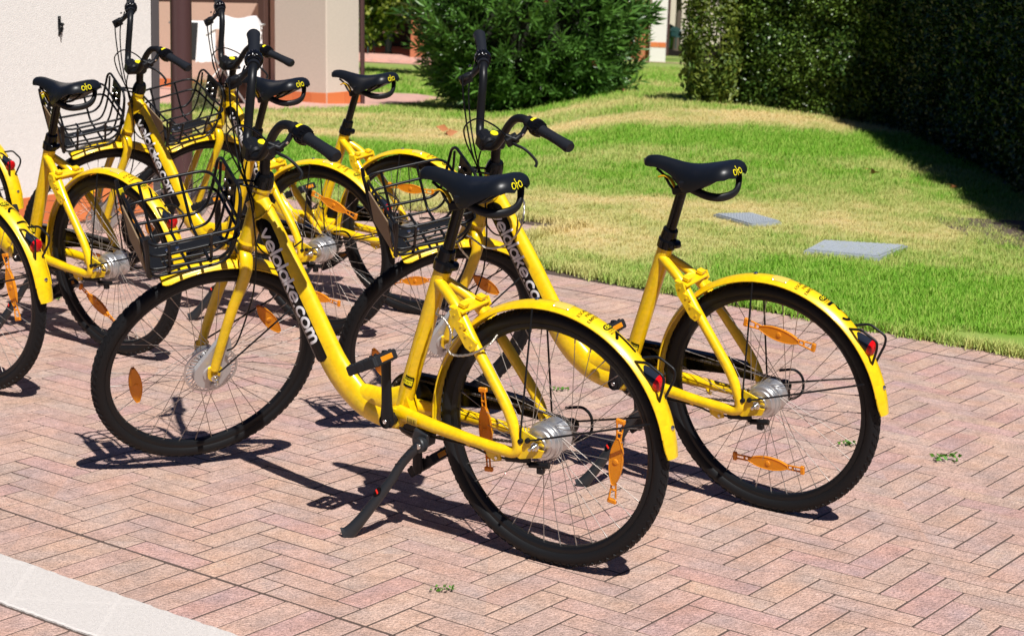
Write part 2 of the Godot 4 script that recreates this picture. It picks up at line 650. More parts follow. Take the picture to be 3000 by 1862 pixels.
func wheel(parent: Node3D, called: String, hub: Vector3, spin: float, front: bool) -> Node3D:
	var w := Node3D.new()
	w.name = called
	w.position = hub
	parent.add_child(w, true)
	part("tyre", M.tyre_mesh, M.tyre, w)
	part("rim", M.rim_mesh, M.rim, w)
	var fl := 0.036 if front else 0.042
	for i in 36:
		var s := 1.0 if i % 2 == 0 else -1.0
		var trail := 1.0 if (i / 2) % 2 == 0 else -1.0
		var o := part("spoke", M["spoke_front" if front else "spoke_rear"], M.spoke, w)
		var b := Basis(Vector3(0, 0, 1), spin + TAU * (i + 0.5) / 36.0)
		if trail < 0:
			b = b * Basis(Vector3(1, 0, 0), PI)
		if s * trail < 0:
			b = b * Basis.from_scale(Vector3(1, 1, -1)) if false else b
		o.transform = Transform3D(b, Vector3.ZERO)
	var at := [24.7, 178.0] if front else [184.0, -7.0]
	for k in 2:
		var o := part("reflector", M.reflector_short if front else M.reflector_long, M.orange, w)
		var a: float = deg_to_rad(at[k]) + spin
		o.transform = Transform3D(Basis(Vector3(0, 0, 1), a + PI / 2), Vector3(cos(a), sin(a), 0) * (0.213 if front else 0.195) + Vector3(0, 0, 0.006))
	# hub
	var mb := MB.new()
	if front:
		mb.lathe([Vector2(0.0, 0.052), Vector2(0.016, 0.05), Vector2(0.018, 0.034), Vector2(0.037, 0.032), Vector2(0.037, 0.027), Vector2(0.024, 0.022), Vector2(0.024, -0.022), Vector2(0.037, -0.027), Vector2(0.037, -0.032), Vector2(0.014, -0.036), Vector2(0.0, -0.055)], Vector3.ZERO, Vector3(0, 0, 1), 28)
		part("hub", mb, M.alu, w)
	else:
		mb.lathe([Vector2(0.0, 0.060), Vector2(0.018, 0.060), Vector2(0.020, 0.056), Vector2(0.034, 0.0545), Vector2(0.036, 0.051), Vector2(0.0435, 0.049), Vector2(0.0455, 0.045), Vector2(0.0455, 0.038), Vector2(0.0475, 0.037), Vector2(0.0475, 0.032), Vector2(0.0455, 0.031), Vector2(0.0455, 0.028), Vector2(0.0505, 0.027), Vector2(0.0505, 0.022), Vector2(0.044, 0.020), Vector2(0.036, 0.014), Vector2(0.0345, 0.004), Vector2(0.0345, -0.016), Vector2(0.038, -0.019), Vector2(0.0455, -0.024), Vector2(0.0465, -0.027), Vector2(0.0455, -0.030), Vector2(0.034, -0.033), Vector2(0.032, -0.040), Vector2(0.028, -0.041), Vector2(0.028, -0.058), Vector2(0.0, -0.060)], Vector3.ZERO, Vector3(0, 0, 1), 36)
		part("hub", mb, M.alu, w)
		mb = MB.new()
		mb.lathe([Vector2(0.012, -0.046), Vector2(0.038, -0.047), Vector2(0.04, -0.049), Vector2(0.038, -0.051), Vector2(0.012, -0.052)], Vector3.ZERO, Vector3(0, 0, 1), 24)
		part("sprocket", mb, M.dark_steel, w)
	mb = MB.new()
	mb.lathe([Vector2(0.0, 0.106), Vector2(0.0045, 0.105), Vector2(0.0045, -0.100), Vector2(0.0, -0.101)], Vector3.ZERO, Vector3(0, 0, 1), 10)
	for s in [-1, 1]:
		mb.lathe([Vector2(0.0085, 0.074 * s), Vector2(0.0125, 0.075 * s), Vector2(0.0125, 0.078 * s), Vector2(0.0085, 0.079 * s), Vector2(0.0082, 0.090 * s), Vector2(0.005, 0.094 * s)], Vector3.ZERO, Vector3(0, 0, 1), 6)
	part("axle", mb, M.steel, w)
	return w

func down_path() -> Array:
	return cr([Vector3(-0.372, 0.846, 0), Vector3(-0.357, 0.822, 0), Vector3(-0.30, 0.730, 0), Vector3(-0.244, 0.641, 0), Vector3(-0.19, 0.549, 0), Vector3(-0.137, 0.457, 0), Vector3(-0.108, 0.412, 0), Vector3(-0.066, 0.364, 0), Vector3(-0.012, 0.323, 0), Vector3(0.045, 0.302, 0), Vector3(0.105, 0.301, 0)], 4)

func label_place(uv: Vector2, lift: float) -> Array:   # x along the down tube from the top of the label, y up across the tube
	var dir := Vector3(0.503, -0.864, 0)
	var per := Vector3(0.864, 0.503, 0)
	var c := Vector3(-0.352, 0.8145, 0) + dir * uv.x
	var a := lerpf(0.038, 0.041, uv.x / 0.44)
	var s := clampf(uv.y / (a), -0.995, 0.995)
	var z := 0.0245 * sqrt(1.0 - s * s)
	var n := (per * (s / a) + Vector3(0, 0, z / (0.0245 * 0.0245))).normalized()
	return [c + per * uv.y + Vector3(0, 0, z) + n * lift, n]

func rear_fender_place(ang: float) -> Callable:     # reading from behind: x to the bicycle's right, y up along the fender
	return func(uv: Vector2, lift: float) -> Array:
		var a := ang + uv.y / 0.3585
		var z := clampf(-uv.x, -0.03, 0.03)
		var q := fender_at(REAR, a, z, 0.0)
		var sl := 2.2 * 0.0135 / 0.031 * pow(absf(z) / 0.031, 1.2) * signf(z)
		var n := Vector3(cos(a), sin(a), sl).normalized()
		return [q + n * lift, n]

func seat_tube_place(uv: Vector2, lift: float) -> Array:   # sticker low on the seat tube's left
	var dir := Vector3(0.321, 0.947, 0)
	var c := BB + dir * (0.108 + uv.y)
	var f := uv.x / 0.0225
	var per := Vector3(0.947, -0.321, 0)
	var n := per * sin(f) + Vector3(0, 0, cos(f))
	return [c + n * (0.0228 + lift), n]

func stay_place(uv: Vector2, lift: float) -> Array:        # sticker on the left chainstay
	var a := Vector3(0.19, 0.3255, 0.0485)
	var d := Vector3(0.986, -0.06, 0.15).normalized()
	var up := Vector3(0.06, 0.998, 0)
	var s := clampf(uv.y / 0.0195, -0.98, 0.98)
	var n := (up * s + Vector3(0, 0, sqrt(1.0 - s * s))).normalized()
	return [a + d * uv.x + up * uv.y + Vector3(0, 0, 0.0160 * sqrt(1.0 - s * s)) + n * lift, n]

func build_frame(b: Node3D) -> void:
	var mb := MB.new()
	var hd := (HEAD_TOP - HEAD_LOW).normalized()
	mb.lathe([Vector2(0.0, -0.002), Vector2(0.0245, -0.001), Vector2(0.026, 0.004), Vector2(0.0235, 0.012), Vector2(0.0235, 0.165), Vector2(0.0265, 0.172), Vector2(0.0265, 0.181), Vector2(0.0, 0.182)], HEAD_LOW, hd, 28)
	var dp := down_path()
	var ra := []
	var rb := []
	for i in dp.size():
		var t := float(i) / (dp.size() - 1)
		ra.append(lerpf(0.037, 0.0425, minf(t * 1.5, 1.0)) * (1.0 - 0.24 * sstep(0.68, 1.0, t)))
		rb.append(lerpf(0.0243, 0.0248, t))
	mb.tube(dp, rb, ra, 28, Vector3(0, 0, 1))
	# weld bead at the head tube
	var bead := []
	for i in 22:
		var f := TAU * i / 22
		bead.append(Vector3(-0.352, 0.818, 0) + Vector3(0.87, 0.49, 0) * cos(f) * 0.039 + Vector3(0, 0, 1) * sin(f) * 0.0262 + Vector3(0.012, -0.02, 0) * absf(sin(f)))
	mb.tube(bead, 0.0032, null, 6, Vector3.ZERO, true)
	mb.tube([BB + Vector3(0.0, 0.01, 0), Vector3(0.252, 0.727, 0), Vector3(0.2555, 0.7385, 0)], 0.0228, null, 22, Vector3(0, 0, 1))
	# gusset between the tubes at the bottom
	mb.tube(cr([Vector3(-0.060, 0.352, 0), Vector3(0.02, 0.342, 0), Vector3(0.08, 0.345, 0), Vector3(0.145, 0.362, 0)], 4), [0.012, 0.017, 0.0195, 0.0205, 0.0205, 0.0205, 0.0205, 0.0205, 0.0205, 0.0205, 0.0205, 0.0205, 0.0205], [0.012, 0.022, 0.028, 0.032, 0.033, 0.033, 0.033, 0.034, 0.035, 0.036, 0.038, 0.041, 0.044], 20, Vector3(0, 0, 1))
	mb.lathe([Vector2(0.018, -0.043), Vector2(0.026, -0.042), Vector2(0.027, -0.038), Vector2(0.027, 0.038), Vector2(0.026, 0.042), Vector2(0.018, 0.043)], BB, Vector3(0, 0, 1), 26)
	for i in 3:
		var q := []
		for k in 20:
			var f := TAU * k / 20
			q.append(BB + Vector3(cos(f) * 0.0275, sin(f) * 0.0275, -0.03 + 0.03 * i))
		mb.tube(q, 0.0022, null, 5, Vector3(0, 0, 1), true)
	part("frame_tubes", mb, M.yellow, b)
	for s in [1, -1]:
		var st := MB.new()
		var lp := rounded([Vector3(0.125, 0.329, 0.03 * s), Vector3(0.262, 0.321, 0.056 * s), Vector3(0.40, 0.3085, 0.065 * s), Vector3(0.535, 0.300, 0.069 * s), Vector3(0.500, 0.405, 0.0665 * s), Vector3(0.391, 0.559, 0.056 * s), Vector3(0.318, 0.655, 0.036 * s), Vector3(0.246, 0.700, 0.010 * s)], 0.045, 7)
		var r := []
		for i in lp.size():
			r.append(0.0155 if lp[i].x < 0.45 and lp[i].y < 0.4 else 0.0145)
		var r_up := []
		for i in lp.size():
			r_up.append(0.0145 + 0.0055 * (1.0 - sstep(0.13, 0.42, lp[i].x)) if lp[i].y < 0.40 else 0.0145)
		st.tube(lp, r, r_up, 16, Vector3(0, 0.2, 1))
		st.prism(PackedVector2Array([Vector2(0.510, 0.372), Vector2(0.530, 0.371), Vector2(0.592, 0.348), Vector2(0.600, 0.338), Vector2(0.578, 0.338), Vector2(0.574, 0.331), Vector2(0.580, 0.326), Vector2(0.600, 0.324), Vector2(0.592, 0.306), Vector2(0.530, 0.292), Vector2(0.505, 0.300)]), 0.066 * s, 0.072 * s)
		st.prism(PackedVector2Array([Vector2(0.425, 0.296), Vector2(0.468, 0.292), Vector2(0.472, 0.276), Vector2(0.452, 0.270), Vector2(0.430, 0.280)]), 0.066 * s, 0.071 * s)
		for cx in [0.205, 0.355]:
			st.tube([Vector3(cx, 0.305, 0.05 * s), Vector3(cx + 0.004, 0.292, 0.052 * s), Vector3(cx + 0.012, 0.29, 0.052 * s)], 0.006, null, 7)
		part("stay_loop", st, M.yellow, b)
		var lk := MB.new()
		lk.prism(PackedVector2Array([Vector2(0.322, 0.648), Vector2(0.347, 0.656), Vector2(0.355, 0.634), Vector2(0.349, 0.624), Vector2(0.366, 0.619), Vector2(0.372, 0.607), Vector2(0.362, 0.60), Vector2(0.386, 0.585), Vector2(0.404, 0.572), Vector2(0.398, 0.556), Vector2(0.386, 0.548), Vector2(0.370, 0.557), Vector2(0.348, 0.59), Vector2(0.330, 0.615)]), 0.066 * s, 0.074 * s)
		lk.box(Vector3(0.352, 0.607, 0.060 * s), Vector3(0.012, 0.03, 0.008), Basis(Vector3(0, 0, 1), 0.6))
		for q in [Vector2(0.338, 0.638), Vector2(0.358, 0.612), Vector2(0.388, 0.565), Vector2(0.372, 0.588)]:
			lk.lathe([Vector2(0.0032, 0), Vector2(0.0032, 0.002), Vector2(0, 0.002)], Vector3(q.x, q.y, 0.074 * s), Vector3(0, 0, s), 8)
		part("lock_bracket", lk, M.yellow, b)
	var br := MB.new()
	br.box(Vector3(0.336, 0.648, 0), Vector3(0.022, 0.004, 0.064), Basis(Vector3(0, 0, 1), -0.25))
	br.box(Vector3(0.318, 0.636, 0), Vector3(0.004, 0.016, 0.05), Basis(Vector3(0, 0, 1), -0.25))
	for s in [-1, 1]:
		br.box(Vector3(0.345, 0.659, 0.04 * s), Vector3(0.010, 0.006, 0.012), Basis(Vector3(0, 0, 1), -0.3))
	part("bridge_plate", br, M.yellow, b)
	# the name along the down tube
	var lab := MB.new()
	patch(lab, Vector2(0.235, -0.0060), Vector2(0.214, 0.0310), 0.0310, func(uv, lift): return label_place(uv, lift), 0.0009)
	var lb := part("name_label", lab, M.label_black, b)
	var tx := MB.new()
	word(tx, "velolake.com", Vector2(0.056, -0.0195), 0.0268, 0.29, 0.33, func(uv, lift): return label_place(uv, lift), 0.0018)
	part("lettering", tx, M.letter_white, lb)
	var sk := MB.new()
	patch(sk, Vector2(0.002, 0), Vector2(0.017, 0.016), 0.004, func(uv, lift): return seat_tube_place(uv, lift), 0.0006)
	var so := part("standard_sticker", sk, M.label_black, b)
	sk = MB.new()
	patch(sk, Vector2(0.002, -0.002), Vector2(0.0145, 0.007), 0.001, func(uv, lift): return seat_tube_place(uv, lift), 0.0011)
	part("sticker_band", sk, M.sticker_yellow, so)
	part("lettering", print_on("ISO 4210", 0.0058, func(uv, lift): return seat_tube_place(uv + Vector2(0.002, -0.002), lift), 0.0016), M.label_black, so)
	part("lettering", print_on("CONFORME", 0.0038, func(uv, lift): return seat_tube_place(uv + Vector2(0.002, 0.009), lift), 0.0014), M.sticker_yellow, so)
	sk = MB.new()
	patch(sk, Vector2(0.0, 0.0), Vector2(0.019, 0.0105), 0.001, func(uv, lift): return stay_place(uv, lift), 0.0006)
	so = part("barcode_sticker", sk, M.barcode, b)
	sk = MB.new()
	var x := -0.0155
	var k := 0
	while x < 0.015:
		var w := 0.0006 + 0.0011 * float((k * 7) % 4) / 3.0
		sk.stroke(PackedVector2Array([Vector2(x, -0.007), Vector2(x, 0.0), Vector2(x, 0.0055)]), w, func(uv, lift): return stay_place(uv, lift), 0.0010)
		x += w + 0.0009 + 0.0006 * float((k * 5) % 3)
		k += 1
	part("bars", sk, M.label_black, so)

func build_fenders(b: Node3D, steered: Array) -> void:
	var f := part("front_fender", fender_mesh(FRONT, deg_to_rad(105), deg_to_rad(36), 0.0), M.yellow, b)
	steered.append(f)
	var r := part("rear_fender", fender_mesh(REAR, deg_to_rad(2.5), deg_to_rad(184), 0.0), M.yellow, b)
	for q in [[96.0, 0.0], [14.5, 0.0]]:
		var mb := MB.new()
		mb.lathe([Vector2(0.0065, 0), Vector2(0.0055, 0.003), Vector2(0.0, 0.0045)], fender_at(REAR, deg_to_rad(q[0]), q[1], 0.0005), Vector3(cos(deg_to_rad(q[0])), sin(deg_to_rad(q[0])), 0), 10)
		part("bolt", mb, M.steel, r)
	var pm := MB.new()
	patch(pm, Vector2(0, 0), Vector2(0.021, 0.024), 0.003, rear_fender_place(deg_to_rad(83)), 0.0008)
	part("code_plate", pm, M.plate, r)
	for s in [[-1, -1], [1, -1], [1, 1], [-1, 1]]:
		var mb := MB.new()
		var q: Array = rear_fender_place(deg_to_rad(83)).call(Vector2(0.018 * s[0], 0.020 * s[1]), 0.001)
		mb.lathe([Vector2(0.0028, 0), Vector2(0.0, 0.0018)], q[0], q[1], 8)
		part("rivet", mb, M.steel, r)
	for ln in [["ESCANEA", 74.0], ["PARA", 71.4], ["EMPEZAR", 68.8]]:
		part("lettering", print_on(ln[0], 0.0088, rear_fender_place(deg_to_rad(ln[1])), 0.0007), M.label_black, r)
	var bd := MB.new()
	patch(bd, Vector2(0.000, 0), Vector2(0.016, 0.0092), 0.0092, rear_fender_place(deg_to_rad(62.0)), 0.0007)
	var badge := part("badge", bd, M.label_black, r)
	var wd := MB.new()
	word(wd, "ofo", Vector2(-0.0118, -0.0042), 0.0082, 0.2, 0.14, rear_fender_place(deg_to_rad(62.0)), 0.0013)
	part("lettering", wd, M.sticker_yellow, badge)
	part("lettering", print_on("COMPARTE", 0.0042, rear_fender_place(deg_to_rad(59.8)), 0.0007), M.label_black, r)
	part("lettering", print_on("BICICLETAS", 0.0042, rear_fender_place(deg_to_rad(58.6)), 0.0007), M.label_black, r)
	for s in [-1, 1]:
		var st := MB.new()
		st.tube([Vector3(0.535, 0.341, 0.076 * s), Vector3(0.5355, 0.36, 0.076 * s), Vector3(0.547, 0.676, 0.0325 * s)], 0.0027, null, 7)
		st.lathe([Vector2(0, 0.006), Vector2(0.0062, 0.004), Vector2(0.007, 0.0), Vector2(0.007, -0.006)], Vector3(0.535, 0.341, 0.077 * s), Vector3(0, 0, s), 10)
		part("fender_stay", st, M.black, b)
		st = MB.new()
		st.tube([Vector3(0.556, 0.346, 0.077 * s), Vector3(0.575, 0.351, 0.077 * s), Vector3(0.882, 0.436, 0.0325 * s)], 0.0027, null, 7)
		st.lathe([Vector2(0, 0.006), Vector2(0.0062, 0.004), Vector2(0.007, 0.0), Vector2(0.007, -0.006)], Vector3(0.556, 0.346, 0.077 * s), Vector3(0, 0, s), 10)
		part("fender_stay", st, M.black, b)
		st = MB.new()
		st.tube([Vector3(-0.566, 0.35, 0.075 * s), Vector3(-0.55, 0.357, 0.074 * s), Vector3(-0.272, 0.487, 0.0325 * s)], 0.0027, null, 7)
		steered.append(part("fender_stay", st, M.black, b))
	# tail lamp and its wire guard
	var mb := MB.new()
	var ax := Vector3(0.86, -0.51, 0)
	mb.lathe([Vector2(0, 0), Vector2(0.008, 0.002), Vector2(0.0135, 0.012), Vector2(0.0175, 0.03), Vector2(0.0205, 0.052), Vector2(0.0215, 0.066), Vector2(0.0205, 0.07), Vector2(0.0, 0.0701)], Vector3(0.829, 0.566, 0), ax, 22)
	mb.box(Vector3(0.846, 0.542, 0), Vector3(0.034, 0.008, 0.012), Basis(Vector3(0, 0, 1), -0.72))
	var lamp := part("tail_lamp", mb, M.lamp_black, b)
	mb = MB.new()
	var lx := Vector3(0.965, -0.262, 0)
	var lc := Vector3(0.8875, 0.5315, 0)
	mb.lathe([Vector2(0.0, -0.006), Vector2(0.0205, -0.006), Vector2(0.0222, -0.002), Vector2(0.0222, 0.004), Vector2(0.0195, 0.0085), Vector2(0.012, 0.0115), Vector2(0.0, 0.0125)], lc, lx, 24)
	for i in 40:
		var gold := i * 2.39996
		var rr := 0.018 * sqrt((i + 0.5) / 40.0)
		var u := lx.cross(Vector3(0, 0, 1)).normalized()
		mb.lathe([Vector2(0.0017, 0.0), Vector2(0.0, 0.0014)], lc + lx * (0.0122 - rr * rr * 9.5) + u * cos(gold) * rr + Vector3(0, 0, sin(gold) * rr), lx, 5)
	part("lens", mb, M.red, lamp)
	mb = MB.new()
	for s in [-1, 1]:
		mb.tube(rounded([Vector3(0.806, 0.568, 0.006 * s), Vector3(0.822, 0.579, 0.014 * s), Vector3(0.872, 0.588, 0.029 * s), Vector3(0.919, 0.561, 0.029 * s), Vector3(0.917, 0.538, 0.029 * s), Vector3(0.895, 0.484, 0.012 * s), Vector3(0.884, 0.474, 0.0)], 0.012, 4), 0.0036, null, 8)
	mb.box(Vector3(0.815, 0.571, 0), Vector3(0.011, 0.003, 0.015), Basis(Vector3(0, 0, 1), 0.65 - 1.4))
	mb.box(Vector3(0.889, 0.481, 0), Vector3(0.011, 0.003, 0.013), Basis(Vector3(0, 0, 1), -1.1))
	var gd := part("lamp_guard", mb, M.black, b)
	for q in [Vector3(0.819, 0.5755, 0), Vector3(0.8945, 0.4845, 0)]:
		mb = MB.new()
		mb.lathe([Vector2(0.0062, 0), Vector2(0.0055, 0.004), Vector2(0, 0.005)], q, (q - REAR).normalized(), 10)
		part("bolt", mb, M.steel, gd)

func build_front(b: Node3D, steered: Array) -> void:
	var mb := MB.new()
	mb.tube([HEAD_LOW + Vector3(-0.003, -0.006, 0), Vector3(-0.428, 0.676, 0), Vector3(-0.434, 0.66, 0)], [0.024, 0.022, 0.016], null, 16)
	for s in [-1, 1]:
		var q := cr([Vector3(-0.425, 0.690, 0.012 * s), Vector3(-0.430, 0.683, 0.034 * s), Vector3(-0.440, 0.650, 0.049 * s), Vector3(-0.463, 0.60, 0.053 * s), Vector3(-0.493, 0.545, 0.056 * s), Vector3(-0.538, 0.445, 0.060 * s), Vector3(-0.574, 0.355, 0.062 * s)], 4)
		var r := []
		var r2 := []
		for i in q.size():
			var t := float(i) / (q.size() - 1)
			r.append(lerpf(0.015, 0.0125, t))
			r2.append(lerpf(0.021, 0.0135, t))
		mb.tube(q, r, r2, 14, Vector3(0, 0, 1))
		mb.prism(PackedVector2Array([Vector2(-0.592, 0.366), Vector2(-0.562, 0.372), Vector2(-0.552, 0.352), Vector2(-0.560, 0.338), Vector2(-0.562, 0.328), Vector2(-0.575, 0.318), Vector2(-0.589, 0.319), Vector2(-0.597, 0.332), Vector2(-0.596, 0.35)]), 0.060 * s, 0.0665 * s)
	steered.append(part("fork", mb, M.yellow, b))
	# brake on the front hub
	mb = MB.new()
	mb.lathe([Vector2(0.040, 0.0325), Vector2(0.047, 0.0325), Vector2(0.047, 0.036), Vector2(0.040, 0.036)], FRONT, Vector3(0, 0, 1), 32)
	mb.lathe([Vector2(0.0735, 0.0325), Vector2(0.0795, 0.0325), Vector2(0.0795, 0.036), Vector2(0.0735, 0.036), Vector2(0.0735, 0.0325)], FRONT, Vector3(0, 0, 1), 40)
	for i in 34:
		var f := TAU * i / 34
		mb.box(FRONT + Vector3(cos(f), sin(f), 0) * 0.0603 + Vector3(0, 0, 0.0342), Vector3(0.0143, 0.0024, 0.0014), Basis(Vector3(0, 0, 1), f + 0.25), 0.0005)
	steered.append(part("brake_disc", mb, M.alu, b))
	mb = MB.new()
	var poly := PackedVector2Array()
	for i in 25:
		var f := deg_to_rad(150.0 + 245.0 * i / 24.0)
		poly.append(Vector2(cos(f), sin(f)) * 0.0545)
	poly.append(Vector2(0.066, 0.065)); poly.append(Vector2(0.066, 0.102)); poly.append(Vector2(0.060, 0.117)); poly.append(Vector2(0.046, 0.120)); poly.append(Vector2(0.008, 0.082))
	mb.prism(poly, 0.037, 0.053, FRONT)
	mb.lathe([Vector2(0.03, 0.053), Vector2(0.027, 0.056), Vector2(0, 0.057)], FRONT, Vector3(0, 0, 1), 24)
	mb.lathe([Vector2(0.011, 0.053), Vector2(0.0115, 0.062), Vector2(0.007, 0.064), Vector2(0, 0.064)], FRONT + Vector3(-0.002, -0.041, 0), Vector3(0, 0, 1), 14)
	steered.append(part("brake_cover", mb, M.brake_grey, b))
	# headset, steerer and stem
	mb = MB.new()
	var hd := (HEAD_TOP - HEAD_LOW).normalized()
	mb.lathe([Vector2(0.0, 0.0), Vector2(0.0275, 0.0), Vector2(0.0285, 0.006), Vector2(0.0265, 0.024), Vector2(0.023, 0.036), Vector2(0.021, 0.04), Vector2(0, 0.0405)], HEAD_TOP + hd * 0.001, hd, 24)
	steered.append(part("headset", mb, M.gloss_black, b))
	mb = MB.new()
	mb.tube([HEAD_TOP + hd * 0.03, Vector3(-0.334, 0.940, 0), Vector3(-0.327, 0.985, 0)], 0.0150, null, 16)
	steered.append(part("quill", mb, M.black, b))
	mb = MB.new()
	mb.box(Vector3(-0.343, 1.003, 0), Vector3(0.044, 0.0255, 0.0235), Basis(Vector3(0, 0, 1), -0.28), 0.009)
	mb.lathe([Vector2(0.0, -0.032), Vector2(0.016, -0.032), Vector2(0.0215, -0.026), Vector2(0.0215, 0.026), Vector2(0.016, 0.032), Vector2(0.0, 0.032)], Vector3(-0.358, 1.014, 0), Vector3(0, 0, 1), 20)
	var stem := part("stem", mb, M.black, b)
	steered.append(stem)
	mb = MB.new()
	mb.lathe([Vector2(0.0125, 0.0), Vector2(0.0115, 0.0022), Vector2(0, 0.0028)], Vector3(-0.331, 1.0263, 0), Vector3(0.276, 0.961, 0), 18)
	part("cap", mb, M.sticker_yellow, stem)
	# handlebar
	mb = MB.new()
	var half := [Vector3(-0.366, 0.996, 0.0), Vector3(-0.367, 1.004, 0.02), Vector3(-0.362, 1.013, 0.04), Vector3(-0.352, 1.027, 0.06), Vector3(-0.338, 1.064, 0.08), Vector3(-0.320, 1.115, 0.10), Vector3(-0.306, 1.146, 0.12), Vector3(-0.296, 1.159, 0.14), Vector3(-0.287, 1.162, 0.16), Vector3(-0.2725, 1.157, 0.20), Vector3(-0.251, 1.1575, 0.26), Vector3(-0.232, 1.1575, 0.325)]
	var full := []
	for i in range(half.size() - 1, 0, -1):
		full.append(Vector3(half[i].x, half[i].y, -half[i].z))
	full.append_array(half)
	mb.tube(cr(full, 6), 0.0125, null, 14)
	steered.append(part("handlebar", mb, M.black, b))
	for s in [-1, 1]:
		var a := Vector3(-0.2735, 1.157, 0.197 * s)
		var e := Vector3(-0.2285, 1.1575, 0.338 * s)
		var d := (e - a).normalized()
		mb = MB.new()
		mb.lathe([Vector2(0.013, -0.016), Vector2(0.0205, -0.015), Vector2(0.022, -0.004), Vector2(0.0255, -0.003), Vector2(0.0265, 0.006), Vector2(0.0255, 0.014), Vector2(0.023, 0.0145), Vector2(0.0215, 0.024), Vector2(0.0175, 0.027), Vector2(0.013, 0.027)], a, d, 26)
		for i in 16:
			var f := TAU * i / 16
			var u := d.cross(Vector3(0, 1, 0)).normalized()
			var w := d.cross(u)
			mb.tube([a + d * 0.010 + (u * cos(f) + w * sin(f)) * 0.0245, a + d * 0.0245 + (u * cos(f) + w * sin(f)) * 0.0212], 0.0024, null, 5)
		if s < 0:
			mb.box(a + Vector3(-0.014, -0.018, 0.012), Vector3(0.011, 0.014, 0.010), Basis(Vector3(0, 0, 1), 0.5), 0.004)
		var ring := part("shifter" if s < 0 else "bell_ring", mb, M.gloss_black, b)
		steered.append(ring)
		var st := MB.new()
		var u0 := d.cross(Vector3(0, 1, 0)).normalized()
		var w0 := u0.cross(d).normalized()
		var place := func(uv: Vector2, lift: float) -> Array:
			var f := uv.x / 0.0226
			var nn: Vector3 = (w0 * cos(f) + u0 * s * -1.0 * sin(f)).normalized()
			return [a + d * (-0.0095 + uv.y) + nn * (0.0224 + lift), nn]
		if s > 0:
			patch(st, Vector2(0.012, 0), Vector2(0.019, 0.0048), 0.002, place, 0.0006)
			part("warning_label", st, M.sticker_yellow, ring)
		else:
			st.stroke(PackedVector2Array([Vector2(0.0, 0.002), Vector2(0.0, 0.009)]), 0.0014, place, 0.0042)
			st.stroke(PackedVector2Array([Vector2(-0.011, 0.004), Vector2(-0.008, 0.004)]), 0.0014, place, 0.0042)
			st.stroke(PackedVector2Array([Vector2(0.008, 0.004), Vector2(0.011, 0.004)]), 0.0014, place, 0.0042)
			part("gear_mark", st, M.letter_white, ring)
		mb = MB.new()
		var gp := []
		var g1 := []
		var g2 := []
		for i in 15:
			var t := i / 14.0
			gp.append((a + d * 0.024).lerp(e, t) + Vector3(0.002, -0.001, 0) * sin(t * PI))
			var rr := 0.0165 - 0.0022 * sin(t * PI) + 0.0012 * t
			if i == 0: rr = 0.0175
			if i == 14: rr = 0.0135
			g1.append(rr)
			g2.append(rr * (1.0 + 0.16 * t))
		mb.tube(gp, g1, g2, 16, Vector3(0, 1, 0))
		for i in 5:
			var t := 0.18 + 0.12 * i
			var cc: Vector3 = (a + d * 0.024).lerp(e, t)
			mb.tube([cc + Vector3(-0.013, -0.006, 0), cc + Vector3(-0.015, 0.0, 0), cc + Vector3(-0.0125, 0.007, 0)], 0.0022, null, 5)
		steered.append(part("grip", mb, M.rubber, b))
		# brake lever
		mb = MB.new()
		mb.lathe([Vector2(0.0125, -0.006), Vector2(0.0175, -0.006), Vector2(0.0175, 0.008), Vector2(0.0125, 0.008)], Vector3(-0.283, 1.161, 0.170 * s), Vector3(0.35, -0.1, 0.93 * s), 16)
		mb.tube([Vector3(-0.290, 1.154, 0.174 * s), Vector3(-0.310, 1.134, 0.180 * s), Vector3(-0.332, 1.122, 0.180 * s), Vector3(-0.357, 1.136, 0.165 * s)], [0.011, 0.014, 0.0165, 0.009], [0.008, 0.008, 0.0105, 0.006], 10)
		mb.box(Vector3(-0.343, 1.121, 0.176 * s), Vector3(0.019, 0.016, 0.009), Basis(Vector3(0, 0, 1), 0.25), 0.003)
		var pc := part("brake_perch", mb, M.satin_black, b)
		steered.append(pc)
		mb = MB.new()
		mb.lathe([Vector2(0.0042, 0.0), Vector2(0.004, 0.002), Vector2(0, 0.0024)], Vector3(-0.316, 1.146, 0.2 * s), Vector3(0, 0, s), 10)
		part("pivot", mb, M.steel, pc)
		mb = MB.new()
		var lv := cr([Vector3(-0.346, 1.116, 0.178 * s), Vector3(-0.337, 1.113, 0.197 * s), Vector3(-0.322, 1.108, 0.217 * s), Vector3(-0.308, 1.091, 0.236 * s), Vector3(-0.301, 1.075, 0.252 * s), Vector3(-0.309, 1.064, 0.258 * s)], 4)
		var lr := []
		for i in lv.size():
			lr.append(0.0068 - 0.0022 * sin(PI * i / (lv.size() - 1)))
		mb.tube(lv, lr, 0.0042, 10, Vector3(0, 1, 0.3))
		steered.append(part("brake_lever", mb, M.satin_black, b))
